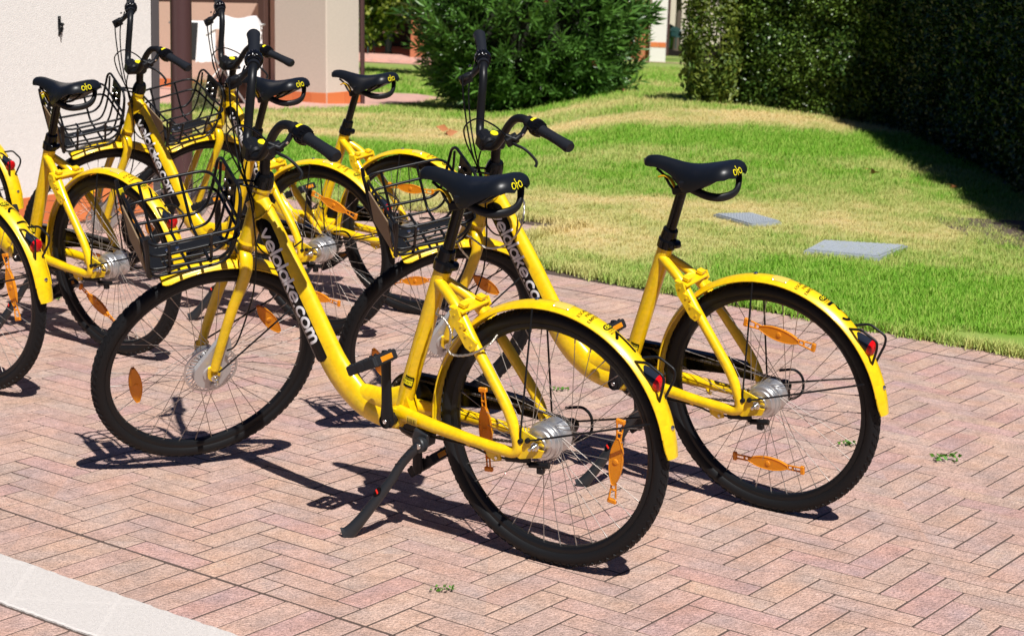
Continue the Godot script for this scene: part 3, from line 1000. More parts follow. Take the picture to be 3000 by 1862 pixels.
	# cables
	for cb in [[Vector3(-0.357, 1.136, 0.165), Vector3(-0.368, 1.135, 0.10), Vector3(-0.395, 1.128, 0.04), Vector3(-0.424, 1.085, 0.004), Vector3(-0.420, 1.02, -0.008), Vector3(-0.406, 0.965, -0.004), Vector3(-0.394, 0.915, 0.0), Vector3(-0.392, 0.854, 0.026), Vector3(-0.396, 0.78, 0.04), Vector3(-0.404, 0.70, 0.05), Vector3(-0.428, 0.61, 0.072), Vector3(-0.448, 0.55, 0.074), Vector3(-0.50, 0.43, 0.07), Vector3(-0.530, 0.405, 0.060)],
			[Vector3(-0.357, 1.136, -0.165), Vector3(-0.372, 1.09, -0.13), Vector3(-0.385, 1.01, -0.085), Vector3(-0.396, 0.95, -0.03), Vector3(-0.392, 0.915, -0.004), Vector3(-0.385, 0.86, 0.02), Vector3(-0.388, 0.79, 0.026), Vector3(-0.394, 0.72, 0.03), Vector3(-0.36, 0.665, 0.034), Vector3(-0.30, 0.665, 0.03), Vector3(-0.262, 0.665, 0.012)],
			[Vector3(-0.300, 1.150, -0.198), Vector3(-0.338, 1.10, -0.165), Vector3(-0.368, 1.02, -0.10), Vector3(-0.388, 0.955, -0.025), Vector3(-0.390, 0.915, 0.002), Vector3(-0.384, 0.86, -0.02), Vector3(-0.372, 0.80, -0.028), Vector3(-0.33, 0.745, -0.03)],
			[Vector3(-0.384, 0.985, 0.012), Vector3(-0.392, 0.95, 0.008), Vector3(-0.391, 0.915, 0.004), Vector3(-0.384, 0.86, 0.03)]]:
		mb = MB.new()
		mb.tube(cr(cb, 6), 0.0026, null, 7)
		steered.append(part("cable", mb, M.cable, b))
	mb = MB.new()
	mb.tube(rounded([HEAD_TOP + Vector3(-0.02, 0.012, 0.016), Vector3(-0.398, 0.912, 0.014), Vector3(-0.416, 0.916, 0.0), Vector3(-0.398, 0.912, -0.014), HEAD_TOP + Vector3(-0.02, 0.012, -0.016)], 0.008), 0.0035, null, 7)
	mb.tube([Vector3(-0.40, 0.918, 0), Vector3(-0.444, 0.93, 0)], 0.004, 0.012, 8, Vector3(0, 1, 0))
	steered.append(part("cable_guide", mb, M.black, b))

func build_basket(b: Node3D, steered: Array) -> void:
	var k := Node3D.new()
	k.name = "basket"
	b.add_child(k, true)
	steered.append(k)
	var wires := []
	var yy := func(x: float, front: float, back: float) -> float: return lerpf(front, back, (x + 0.705) / 0.255)
	for lv in [[0.906, 0.880, 0.148], [0.857, 0.835, 0.131]]:
		var q := []
		for c in [[-0.452, -1], [-0.708, -1], [-0.708, 1], [-0.452, 1]]:
			q.append([c[0], lv[2] * c[1], yy.call(c[0], lv[0], lv[1])])
		var pts := []
		for i in 4:
			var a: Array = q[i]
			pts.append(Vector3(a[0], a[2], a[1]))
		pts.append(pts[0])
		var mid: Vector3 = (pts[0] + pts[3]) * 0.5
		wires.append([rounded([mid, pts[0], pts[1], pts[2], pts[3], mid], 0.045, 6), 0.0046])
	# frame wire: low rail, hooped up over the back
	var f0 := [Vector3(-0.712, 0.80, 0.0)]
	var hoop := [Vector3(-0.712, 0.802, 0.108), Vector3(-0.515, 0.774, 0.110), Vector3(-0.485, 0.793, 0.110), Vector3(-0.466, 0.838, 0.109), Vector3(-0.449, 0.892, 0.106), Vector3(-0.437, 0.937, 0.102), Vector3(-0.430, 0.958, 0.080)]
	f0.append_array(hoop)
	for i in range(hoop.size() - 1, -1, -1):
		f0.append(hoop[i] * Vector3(1, 1, -1))
	f0.append(Vector3(-0.712, 0.80, 0.0))
	wires.append([rounded(f0, 0.028, 5), 0.0048])
	for z in [-0.090, -0.033, 0.033, 0.090]:
		wires.append([rounded([Vector3(-0.712, 0.905, z * 1.25), Vector3(-0.707, 0.763, z), Vector3(-0.525, 0.741, z), Vector3(-0.494, 0.746, z), Vector3(-0.473, 0.778, z), Vector3(-0.459, 0.814, z), Vector3(-0.442, 0.873, z), Vector3(-0.432, 0.935, z)], 0.026, 5), 0.0042])
	for x in [-0.655, -0.54]:
		var t: float = yy.call(x, 0.909, 0.883)
		var bt: float = yy.call(x, 0.760, 0.740)
		wires.append([rounded([Vector3(x, t, -0.151), Vector3(x, bt, -0.092), Vector3(x, bt, 0.092), Vector3(x, t, 0.151)], 0.03, 5), 0.0045])
	for x in [-0.60]:
		wires.append([[Vector3(x, 0.752, -0.094), Vector3(x, 0.752, 0.094)], 0.0042])
	for w in wires:
		var mb := MB.new()
		mb.tube(w[0], w[1], null, 7)
		part("wire", mb, M.wire, k)
	var mb := MB.new()
	mb.box(Vector3(-0.439, 0.905, 0), Vector3(0.0025, 0.046, 0.044), Basis(Vector3(0, 0, 1), -0.22), 0.001)
	part("back_plate", mb, M.black, k)
	for q in [Vector3(-0.4405, 0.922, -0.022), Vector3(-0.4405, 0.922, 0.022), Vector3(-0.446, 0.894, -0.022), Vector3(-0.446, 0.894, 0.022)]:
		mb = MB.new()
		mb.lathe([Vector2(0.0068, 0), Vector2(0.006, 0.0035), Vector2(0, 0.0045)], q + Vector3(-0.002, 0, 0), Vector3(-1, 0.2, 0), 10)
		part("bolt", mb, M.steel, k)
	mb = MB.new()
	mb.box(Vector3(-0.7175, 0.836, 0), Vector3(0.0022, 0.060, 0.082), Basis(Vector3(0, 0, 1), 0.04), 0.001)
	var fp := part("front_board", mb, M.board, k)
	mb = MB.new()
	mb.box(Vector3(-0.7075, 0.898, -0.118), Vector3(0.006, 0.026, 0.0012), Basis(Vector3(0, 0, 1), 0.1), 0.0004)
	part("yellow_tag", mb, M.sticker_yellow, fp)
	mb = MB.new()
	for s in [-1, 1]:
		mb.tube([Vector3(-0.7125, 0.936, 0.146 * s), Vector3(-0.713, 0.90, 0.142 * s), Vector3(-0.7125, 0.77, 0.088 * s), Vector3(-0.708, 0.758, 0.083 * s)], 0.0062, 0.0042, 8, Vector3(1, 0, 0))
	part("front_upright", mb, M.black, k)
	mb = MB.new()
	mb.box(Vector3(-0.684, 0.7685, 0), Vector3(0.020, 0.0022, 0.080), Basis(Vector3(0, 0, 1), -0.078), 0.001)
	mb.box(Vector3(-0.58, 0.7605, 0), Vector3(0.088, 0.0022, 0.0155), Basis(Vector3(0, 0, 1), -0.078), 0.001)
	mb.tube([Vector3(-0.52, 0.752, 0), Vector3(-0.48, 0.744, 0), Vector3(-0.455, 0.722, 0), Vector3(-0.448, 0.694, 0)], 0.0035, 0.018, 10, Vector3(0.3, 1, 0))
	part("floor_plate", mb, M.black, k)
	for q in [Vector3(-0.637, 0.769, 0.008), Vector3(-0.609, 0.7665, 0.008)]:
		mb = MB.new()
		mb.lathe([Vector2(0.0068, 0), Vector2(0.006, 0.0035), Vector2(0, 0.0045)], q, Vector3(0, 1, 0), 10)
		part("bolt", mb, M.steel, k)

func build_drive(b: Node3D) -> void:
	var mb := MB.new()
	var poly := PackedVector2Array()
	for i in 22:
		var f := deg_to_rad(95.0 + 205.0 * i / 21.0)
		poly.append(Vector2(BB.x + cos(f) * 0.096, BB.y + sin(f) * 0.096))
	for q in [Vector2(0.20, 0.282), Vector2(0.215, 0.334), Vector2(0.30, 0.345), Vector2(0.40, 0.352), Vector2(0.500, 0.347), Vector2(0.516, 0.362), Vector2(0.515, 0.382), Vector2(0.498, 0.398), Vector2(0.40, 0.405), Vector2(0.25, 0.408)]:
		poly.append(q)
	mb.prism(poly, -0.073, -0.066)
	mb.prism(PackedVector2Array([Vector2(0.11, 0.404), Vector2(0.25, 0.402), Vector2(0.40, 0.399), Vector2(0.498, 0.393), Vector2(0.5, 0.399), Vector2(0.40, 0.406), Vector2(0.25, 0.409), Vector2(0.11, 0.411)]), -0.066, -0.048)
	part("chain_guard", mb, M.gloss_black, b)
	mb = MB.new()
	var ring := []
	for i in 26:
		var f := deg_to_rad(96.0 + 172.0 * i / 25.0)
		ring.append(Vector3(BB.x + cos(f) * 0.083, BB.y + sin(f) * 0.083, -0.054))
	for q in [Vector3(0.30, 0.265, -0.052), Vector3(0.575, 0.296, -0.050)]:
		ring.append(q)
	for i in 10:
		var f := deg_to_rad(-85.0 + 175.0 * i / 9.0)
		ring.append(REAR + Vector3(cos(f) * 0.039, sin(f) * 0.039, -0.050))
	ring.append(Vector3(0.33, 0.385, -0.052))
	# links along the run
	var run := []
	for i in ring.size():
		var a: Vector3 = ring[i]
		var c: Vector3 = ring[(i + 1) % ring.size()]
		var m := maxi(1, int(a.distance_to(c) / 0.0127))
		for j in m:
			run.append(a.lerp(c, float(j) / m))
	for i in run.size():
		var a: Vector3 = run[i]
		var c: Vector3 = run[(i + 1) % run.size()]
		var d := (c - a).normalized()
		mb.box((a + c) * 0.5, Vector3(0.0062, 0.0040, 0.0026 if i % 2 == 0 else 0.0036), Basis(Vector3(0, 0, 1), atan2(d.y, d.x)), 0.0015)
	part("chain", mb, M.chain, b)
	mb = MB.new()
	mb.lathe([Vector2(0.02, -0.051), Vector2(0.08, -0.052), Vector2(0.082, -0.054), Vector2(0.08, -0.056), Vector2(0.02, -0.057)], BB, Vector3(0, 0, 1), 36)
	part("chainring", mb, M.black, b)
	for s in [1, -1]:
		var tip := Vector3(0.124, 0.497, 0.083) if s > 0 else Vector3(0.100, 0.131, -0.083)
		mb = MB.new()
		var root := BB + Vector3(0, 0, 0.066 * s)
		mb.tube([root - (tip - root).normalized() * 0.017, root, root.lerp(tip, 0.25), root.lerp(tip, 0.7), tip, tip + (tip - root).normalized() * 0.014], [0.014, 0.0225, 0.0165, 0.0145, 0.0165, 0.011], [0.010, 0.013, 0.010, 0.0085, 0.0095, 0.008], 14, Vector3(1, 0, 0))
		mb.lathe([Vector2(0.017, 0.04), Vector2(0.0185, 0.058), Vector2(0.019, 0.078)], BB, Vector3(0, 0, s), 16)
		var cr_ := part("crank", mb, M.satin_black, b)
		mb = MB.new()
		mb.lathe([Vector2(0.0062, 0.0786), Vector2(0.0055, 0.0798), Vector2(0.0035, 0.0798), Vector2(0.003, 0.0788), Vector2(0, 0.0786)], BB, Vector3(0, 0, s), 14)
		part("bolt", mb, M.steel, cr_)
		# pedal
		var pd := Node3D.new()
		pd.name = "pedal"
		pd.position = tip + Vector3(0, 0, 0.060 * s)
		pd.rotation.z = 0.42 if s > 0 else 0.62
		b.add_child(pd, true)
		mb = MB.new()
		for z in [-0.043, 0.043]:
			mb.box(Vector3(0, 0, z), Vector3(0.050, 0.0125, 0.006), Basis.IDENTITY, 0.003)
		for x in [-0.047, 0.047]:
			mb.box(Vector3(x, 0, 0), Vector3(0.006, 0.0135, 0.044), Basis.IDENTITY, 0.003)
		mb.lathe([Vector2(0, -0.062), Vector2(0.008, -0.06), Vector2(0.011, -0.04), Vector2(0.011, 0.04), Vector2(0.013, 0.044), Vector2(0.013, 0.0505), Vector2(0, 0.051)], Vector3.ZERO, Vector3(0, 0, s), 14)
		for z in [-0.018, 0.018]:
			mb.box(Vector3(0, 0, z), Vector3(0.044, 0.006, 0.0045), Basis.IDENTITY, 0.002)
		for x in [-0.034, -0.017, 0.017, 0.034]:
			mb.box(Vector3(x, 0.0125, -0.043 * s), Vector3(0.003, 0.0035, 0.004), Basis.IDENTITY, 0.001)
			mb.box(Vector3(x, 0.0125, 0.043 * s), Vector3(0.003, 0.0035, 0.004), Basis.IDENTITY, 0.001)
		part("cage", mb, M.pedal_black, pd)
		for x in [-1, 1]:
			mb = MB.new()
			mb.box(Vector3(0.0515 * x, 0.0, 0), Vector3(0.003, 0.0068, 0.024), Basis.IDENTITY, 0.001)
			part("pedal_reflector", mb, M.orange, pd)
	# gear shifter box at the rear hub, cable along the stay
	mb = MB.new()
	mb.lathe([Vector2(0, -0.116), Vector2(0.016, -0.114), Vector2(0.02, -0.104), Vector2(0.02, -0.086), Vector2(0.014, -0.080)], REAR, Vector3(0, 0, 1), 16)
	mb.tube(rounded([Vector3(0.57, 0.385, -0.085), Vector3(0.605, 0.385, -0.118), Vector3(0.625, 0.36, -0.128), Vector3(0.625, 0.315, -0.128), Vector3(0.60, 0.295, -0.110), Vector3(0.575, 0.30, -0.085)], 0.02), 0.004, null, 7)
	part("gear_box", mb, M.black, b)
	mb = MB.new()
	mb.tube(cr([Vector3(0.14, 0.295, 0.05), Vector3(0.215, 0.290, 0.052), Vector3(0.365, 0.289, 0.054), Vector3(0.43, 0.280, 0.06), Vector3(0.50, 0.277, 0.055)], 5), 0.003, null, 7)
	mb.box(Vector3(0.515, 0.287, 0.058), Vector3(0.038, 0.011, 0.006), Basis(Vector3(0, 0, 1), 0.12), 0.003)
	mb.tube([Vector3(0.54, 0.272, 0.05), Vector3(0.60, 0.278, 0.044)], 0.008, null, 8)
	mb.box(Vector3(0.575, 0.262, 0.045), Vector3(0.009, 0.009, 0.008), Basis.IDENTITY, 0.002)
	var bk := part("rear_brake", mb, M.black, b)
	mb = MB.new()
	mb.lathe([Vector2(0.005, 0), Vector2(0.0045, 0.002), Vector2(0, 0.0025)], Vector3(0.458, 0.280, 0.0712), Vector3(0, 0, 1), 10)
	mb.lathe([Vector2(0.0055, 0), Vector2(0.005, 0.003), Vector2(0, 0.0035)], Vector3(0.545, 0.271, 0.060), Vector3(0, 0, 1), 10)
	part("bolt", mb, M.steel, bk)

func build_seat(b: Node3D) -> void:
	var mb := MB.new()
	mb.tube([Vector3(0.250, 0.722, 0), Vector3(0.309, 0.902, 0)], 0.0152, null, 16)
	part("seat_post", mb, M.gloss_black, b)
	mb = MB.new()
	var d := Vector3(0.315, 0.949, 0)
	mb.lathe([Vector2(0.0235, 0.0), Vector2(0.0268, 0.0), Vector2(0.0272, 0.024), Vector2(0.0240, 0.030), Vector2(0.0225, 0.056), Vector2(0.0205, 0.060), Vector2(0.015, 0.061)], Vector3(0.2525, 0.730, 0), d, 22)
	mb.tube([Vector3(0.282, 0.741, 0.014), Vector3(0.292, 0.741, 0.0), Vector3(0.282, 0.741, -0.014)], 0.011, 0.012, 10, Vector3(0, 1, 0))
	mb.lathe([Vector2(0.0, 0.0), Vector2(0.012, 0.0), Vector2(0.012, 0.008), Vector2(0.0, 0.010)], Vector3(0.281, 0.742, 0.012), Vector3(0.6, 0.1, 0.8), 12)
	part("seat_clamp", mb, M.gloss_black, b)
	var sd := part("saddle", saddle_mesh(), M.saddle, b)
	mb = MB.new()
	word(mb, "ofo", Vector2(-0.021, -0.0085), 0.0145, 0.155, 0.26, func(uv, lift): return saddle_place(uv, lift), 0.0007)
	part("lettering", mb, M.sticker_yellow, sd)
	mb = MB.new()
	for s in [-1, 1]:
		mb.tube(cr([Vector3(0.235, 0.962, 0.012 * s), Vector3(0.262, 0.945, 0.016 * s), Vector3(0.285, 0.917, 0.02 * s), Vector3(0.31, 0.908, 0.022 * s), Vector3(0.37, 0.918, 0.025 * s), Vector3(0.43, 0.955, 0.03 * s)], 4), 0.0042, null, 7)
	mb.box(Vector3(0.312, 0.909, 0), Vector3(0.024, 0.012, 0.026), Basis(Vector3(0, 0, 1), 0.2), 0.004)
	part("saddle_rail", mb, M.black, b)
	mb = MB.new()
	mb.tube(cr([Vector3(0.352, 0.930, 0.046), Vector3(0.386, 0.921, 0.052), Vector3(0.418, 0.913, 0.053), Vector3(0.446, 0.909, 0.044), Vector3(0.464, 0.910, 0.024), Vector3(0.473, 0.914, 0.0), Vector3(0.474, 0.922, -0.022), Vector3(0.470, 0.938, -0.040), Vector3(0.464, 0.962, -0.050), Vector3(0.455, 0.980, -0.054)], 5), 0.0125, 0.0085, 12, Vector3(0.3, 1, 0))
	mb.box(Vector3(0.365, 0.940, 0), Vector3(0.042, 0.012, 0.050), Basis(Vector3(0, 0, 1), 0.25), 0.005)
	mb.box(Vector3(0.432, 0.962, -0.02), Vector3(0.034, 0.009, 0.040), Basis(Vector3(0, 0, 1), 0.25), 0.004)
	part("saddle_handle", mb, M.satin_black, b)
	mb = MB.new()
	mb.tube(cr([Vector3(0.244, 0.940, 0.014), Vector3(0.262, 0.946, 0.016), Vector3(0.280, 0.940, 0.017), Vector3(0.292, 0.925, 0.018), Vector3(0.299, 0.908, 0.018)], 4), 0.0030, 0.0075, 8, Vector3(0, 1, 0))
	part("seat_lever", mb, M.lever_yellow, b)

func build_stand(b: Node3D) -> void:
	var mb := MB.new()
	mb.box(Vector3(0.214, 0.283, 0.042), Vector3(0.026, 0.022, 0.022), Basis(Vector3(0, 0, 1), -0.2), 0.006)
	mb.lathe([Vector2(0, 0), Vector2(0.018, 0.0), Vector2(0.021, 0.004), Vector2(0.021, 0.018), Vector2(0.018, 0.022), Vector2(0, 0.023)], Vector3(0.222, 0.268, 0.058), Vector3(-0.2, 0.1, 1), 18)
	var q := cr([Vector3(0.226, 0.276, 0.068), Vector3(0.206, 0.255, 0.078), Vector3(0.180, 0.224, 0.087), Vector3(0.164, 0.198, 0.096), Vector3(0.150, 0.170, 0.106), Vector3(0.118, 0.118, 0.130), Vector3(0.086, 0.068, 0.152), Vector3(0.058, 0.030, 0.172), Vector3(0.044, 0.0215, 0.183)], 4)
	var r1 := []
	var r2 := []
	for i in q.size():
		var t := float(i) / (q.size() - 1)
		r1.append(lerpf(0.0115, 0.0150, sstep(0.45, 0.7, t)) * (1.0 - 0.62 * sstep(0.72, 1.0, t)))
		r2.append(lerpf(0.0125, 0.0145, sstep(0.45, 0.7, t)) * (1.0 + 0.55 * sstep(0.7, 1.0, t)))
	mb.tube(q, r2, r1, 16, Vector3(0.79, -0.35, -0.5))
	for i in 3:
		var c: Vector3 = Vector3(0.206, 0.255, 0.078).lerp(Vector3(0.172, 0.212, 0.091), i / 2.0)
		mb.box(c + Vector3(-0.004, 0.006, 0.010), Vector3(0.0095, 0.0018, 0.0016), Basis(Vector3(0, 0, 1), 0.5), 0.0006)
	var ks := part("kickstand", mb, M.stand, b)
	mb = MB.new()
	mb.lathe([Vector2(0.0085, 0), Vector2(0.0075, 0.003), Vector2(0.004, 0.0035), Vector2(0, 0.0035)], Vector3(0.222, 0.268, 0.0805), Vector3(-0.2, 0.1, 1), 12)
	part("pivot", mb, M.steel, ks)
	var n := Vector3(-0.38, 0.55, 0.74).normalized()
	var dn := Vector3(-0.52, -0.80, 0.30)
	dn = (dn - n * dn.dot(n)).normalized()
	var bs := Basis(n.cross(dn).normalized() * -1.0, dn, n)
	if bs.determinant() < 0:
		bs.x = -bs.x
	var c := Vector3(0.128, 0.134, 0.122) + n * 0.0128
	mb = MB.new()
	var ov := PackedVector2Array()
	for i in 20:
		ov.append(Vector2(cos(TAU * i / 20) * 0.0105, sin(TAU * i / 20) * 0.0155))
	mb.prism(ov, -0.004, 0.002, c, bs)
	var ovl := part("size_badge", mb, M.gloss_black, ks)
	mb = MB.new()
	mb.box(c + n * 0.0024, Vector3(0.0085, 0.0024, 0.0009), bs, 0.0003)
	part("red_bar", mb, M.red_print, ovl)

func make_bike() -> Node3D:
	var b := Node3D.new()
	b.name = numbered("bicycle")
	add_child(b, true)
	var steered := []
	build_frame(b)
	build_fenders(b, steered)
	build_front(b, steered)
	build_basket(b, steered)
	build_drive(b)
	build_seat(b)
	build_stand(b)
	wheel(b, "rear_wheel", REAR, 0.0, false)
	steered.append(wheel(b, "front_wheel", FRONT, 0.0, true))
	var names := []
	for s in steered:
		names.append(String(s.name))
	b.set_meta("steered", names)
	return b

func pose_bike(b: Node3D, at: Vector3, yaw: float, lean: float, steer: float, spin_f: float, spin_r: float) -> void:
	b.transform = Transform3D(Basis(Vector3.UP, deg_to_rad(yaw)) * Basis(Vector3.RIGHT, deg_to_rad(lean)), at + Vector3(0, 0.002, 0))
	var s := Basis(STEER_AXIS.normalized(), deg_to_rad(steer))
	for nm in b.get_meta("steered"):
		var o: Node3D = b.get_node(nm)
		var rest := Vector3.ZERO
		if nm == "front_wheel":
			o.transform = Transform3D(s * Basis(Vector3(0, 0, 1), deg_to_rad(spin_f)), HB + s * (FRONT - HB))
		else:
			o.transform = Transform3D(s, HB - s * HB)
	var w: Node3D = b.get_node("rear_wheel")
	w.transform = Transform3D(Basis(Vector3(0, 0, 1), deg_to_rad(spin_r)), REAR)

func number_on(b: Node3D, ch: String) -> void:
	var mb := MB.new()
	var pl := rear_fender_place(deg_to_rad(50.5))
	word(mb, ch, Vector2(-0.012, -0.017), 0.044, 0.19, 0.2, pl, 0.0008)
	part("number", mb, M.label_black, b)

func steel_loop(pts: Array, label: String) -> void:
	var q := cr(pts, 8)
	var mb := MB.new()
	mb.tube(q, 0.0024, null, 8)
	for k in 3:        # the twisted strands
		var s := []
		for i in q.size():
			var t: Vector3 = (q[mini(i + 1, q.size() - 1)] - q[maxi(i - 1, 0)]).normalized()
			var a := Vector3(0.2, 0.9, 0.3)
			a = (a - t * t.dot(a)).normalized()
			var f := i * 0.9 + TAU * k / 3.0
			s.append(q[i] + (a * cos(f) + t.cross(a) * sin(f)) * 0.0020)
		mb.tube(s, 0.0016, null, 5)
	solo("cable_lock", mb, M.braid, label, "cable lock", "steel cables looped on the bicycles")

# ------------------------------------------------------------------ setting
func straw_at(x: float, z: float) -> float:          # 0 green .. 1 dry
	var wob: float = M.n1.get_noise_2d(x * 1.0, z * 1.0)
	var fine_n: float = M.n2.get_noise_2d(x, z)
	var zz := z + 1.1 * wob + 0.10 * x * absf(x)
	var s := 0.27 + 0.36 * wob + 0.30 * fine_n
	s += 0.75 * exp(-pow((zz + 17.4) / 1.15, 2))
	s += 0.55 * exp(-pow((zz + 20.4) / 0.8, 2))
	s += 0.45 * exp(-pow((zz + 11.0) / 0.42, 2)) * sstep(3.2, 0.8, x)
	s += 0.70 * exp(-pow((x - 0.5) / 0.55, 2) - pow((z + 9.9) / 0.75, 2))
	s += 0.50 * exp(-pow((x - 2.3) / 0.9, 2) - pow((z + 10.8) / 0.6, 2))
	s -= 0.60 * exp(-pow((x - 2.1) / 0.9, 2) - pow((z + 8.9) / 0.75, 2))
	s -= 0.45 * exp(-pow((zz + 15.0) / 1.0, 2))
	s -= 0.50 * exp(-pow((z + 13.2) / 1.6, 2)) * sstep(0.4, -0.6, x)
	s += 0.25 * exp(-pow((zz + 27.0) / 1.5, 2)) - 0.2 * exp(-pow((zz + 32.0) / 3.0, 2))
	return clampf(s, 0.0, 1.0)

func grass_color(x: float, z: float, r: float) -> Color:
	var s := straw_at(x, z)
	var g := Color(0.125, 0.315, 0.012).lerp(Color(0.26, 0.43, 0.04), clampf(r * 0.8 + 0.2 * M.n2.get_noise_2d(x * 2.0, z * 2.0), 0.0, 1.0))
	var d := Color(0.80, 0.61, 0.32).lerp(Color(0.56, 0.46, 0.19), r)
	return g.lerp(d, clampf(s + (r - 0.5) * 0.45, 0.0, 1.0))

func clip_cells(poly: PackedVector2Array, area: Rect2, step: float, lift: float, mb: MB, col: Callable) -> void:
	var nx := int(ceil(area.size.x / step))
	var nz := int(ceil(area.size.y / step))
	for i in nx:
		for k in nz:
			var a := area.position + Vector2(i, k) * step
			var cell := PackedVector2Array([a, a + Vector2(step, 0), a + Vector2(step, step), a + Vector2(0, step)])
			var inside := 0
			for q in cell:
				if Geometry2D.is_point_in_polygon(q, poly):
					inside += 1
			var pieces := [cell] if inside == 4 else Geometry2D.intersect_polygons(cell, poly)
			for pc in pieces:
				var t := Geometry2D.triangulate_polygon(pc)
				var base := mb.p.size()
				for q in pc:
					var e := 0.05
					var n := Vector3(terrain(q.x - e, q.y) - terrain(q.x + e, q.y), 2.0 * e, terrain(q.x, q.y - e) - terrain(q.x, q.y + e)).normalized()
					mb.tint = col.call(q.x, q.y)
					mb.v(Vector3(q.x, terrain(q.x, q.y) + lift, q.y), n, q)
				for j in range(0, t.size(), 3):
					mb.tri(base + t[j], base + t[j + 1], base + t[j + 2])

func upright(x_dir := GU) -> Basis:            # plumb axes: x along x_dir, y up, z = x cross y
	var y := UPV.normalized()
	var x := (x_dir - y * x_dir.dot(y)).normalized()
	return Basis(x, y, x.cross(y))

func leaf_cluster(count: int, len_: float, wid: float, spread: float, sd: int) -> ArrayMesh:
	var g := RandomNumberGenerator.new()
	g.seed = sd
	var mb := MB.new()
	for i in count:
		var at := Vector3(g.randf_range(-1, 1), g.randf_range(-1, 1), g.randf_range(-1, 1)) * spread
		var d := Vector3(g.randf_range(-1, 1), g.randf_range(-0.5, 1), g.randf_range(-0.2, 1.2)).normalized()
		leaf(mb, at, d, len_ * g.randf_range(0.7, 1.2), wid * g.randf_range(0.8, 1.2), g)
	return mb.mesh()

func leaf(mb: MB, at: Vector3, d: Vector3, l: float, w: float, g: RandomNumberGenerator) -> void:
	var s := d.cross(Vector3(g.randf_range(-1, 1), g.randf_range(-0.3, 1.0), g.randf_range(-1, 1))).normalized()
	var n := s.cross(d).normalized()
	if n.y < 0.0:
		n = -n
	var a := mb.v(at, n)
	var m := at + d * l * 0.45 - n * l * 0.03
	var b := mb.v(m + s * w * 0.5 + n * w * 0.12, (n - s * 0.25).normalized())
	var c := mb.v(m - s * w * 0.5 + n * w * 0.12, (n + s * 0.25).normalized())
	var mid := mb.v(m, n)
	var e := mb.v(at + d * l - n * l * 0.12, (n + d * 0.2).normalized())
	mb.tri(a, b, mid); mb.tri(a, mid, c); mb.tri(mid, b, e); mb.tri(mid, e, c)

func shoot_mesh(sd: int) -> ArrayMesh:            # an oleander shoot along +z with whorls of narrow leaves
	var g := RandomNumberGenerator.new()
	g.seed = sd
	var mb := MB.new()
	mb.tube([Vector3.ZERO, Vector3(0.01, 0.0, 0.14), Vector3(0.0, 0.01, 0.30)], [0.005, 0.004, 0.002], null, 5)
	for k in 5:
		for j in 3:
			var f := TAU * (j / 3.0 + k * 0.17) + g.randf_range(-0.3, 0.3)
			var out := lerpf(1.25, 0.35, k / 5.0) + g.randf_range(-0.15, 0.15)
			var d := Vector3(cos(f) * sin(out), sin(f) * sin(out), cos(out)).normalized()
			leaf(mb, Vector3(0, 0, 0.07 + 0.045 * k), d, g.randf_range(0.12, 0.18), g.randf_range(0.024, 0.034), g)
	return mb.mesh()

func face_to(d: Vector3, roll: float) -> Basis:      # +z along d
	var u := Vector3(0, 1, 0) if absf(d.y) < 0.95 else Vector3(1, 0, 0)
	var x := u.cross(d).normalized()
	return Basis(x, d.cross(x), d) * Basis(Vector3(0, 0, 1), roll)

func blob(r: Vector3, sd: int, bump: float) -> MB:      # an uneven rounded mass
	var mb := MB.new()
	var nz := noise(sd, 1.3, 3)
	var rows := []
	for i in 19:
		var row := []
		for k in 33:
			var th := PI * i / 18.0
			var ph := TAU * k / 32.0
			var d := Vector3(sin(th) * cos(ph), cos(th), sin(th) * sin(ph))
			row.append(mb.v(d * r * (1.0 + bump * nz.get_noise_3dv(d)), d))
		rows.append(row)
	for i in 18:
		for k in 32:
			mb.quad(rows[i][k], rows[i][k + 1], rows[i + 1][k + 1], rows[i + 1][k])
	return mb

func tiles(parent: Node, at: Vector3, b: Basis, length: float, h: float, w: float, thick: float, normal_sign := 1.0) -> void:
	# skirting tiles along b.x from `at`, standing on b.y, proud along b.z
	var n := int(ceil(length / w))
	for i in n:
		var l := minf(w, length - i * w)
		if l < 0.03:
			continue
		var mb := MB.new()
		mb.box(Vector3.ZERO, Vector3(l * 0.5 - 0.003, h * 0.5 - 0.002, thick * 0.5), Basis.IDENTITY, 0.002)
		var o := part("tile", mb, M["tile%d" % (i % 3)], parent)
		o.transform = Transform3D(b, at + b.x * (i * w + l * 0.5) + b.y * h * 0.5 + b.z * thick * 0.5 * normal_sign)

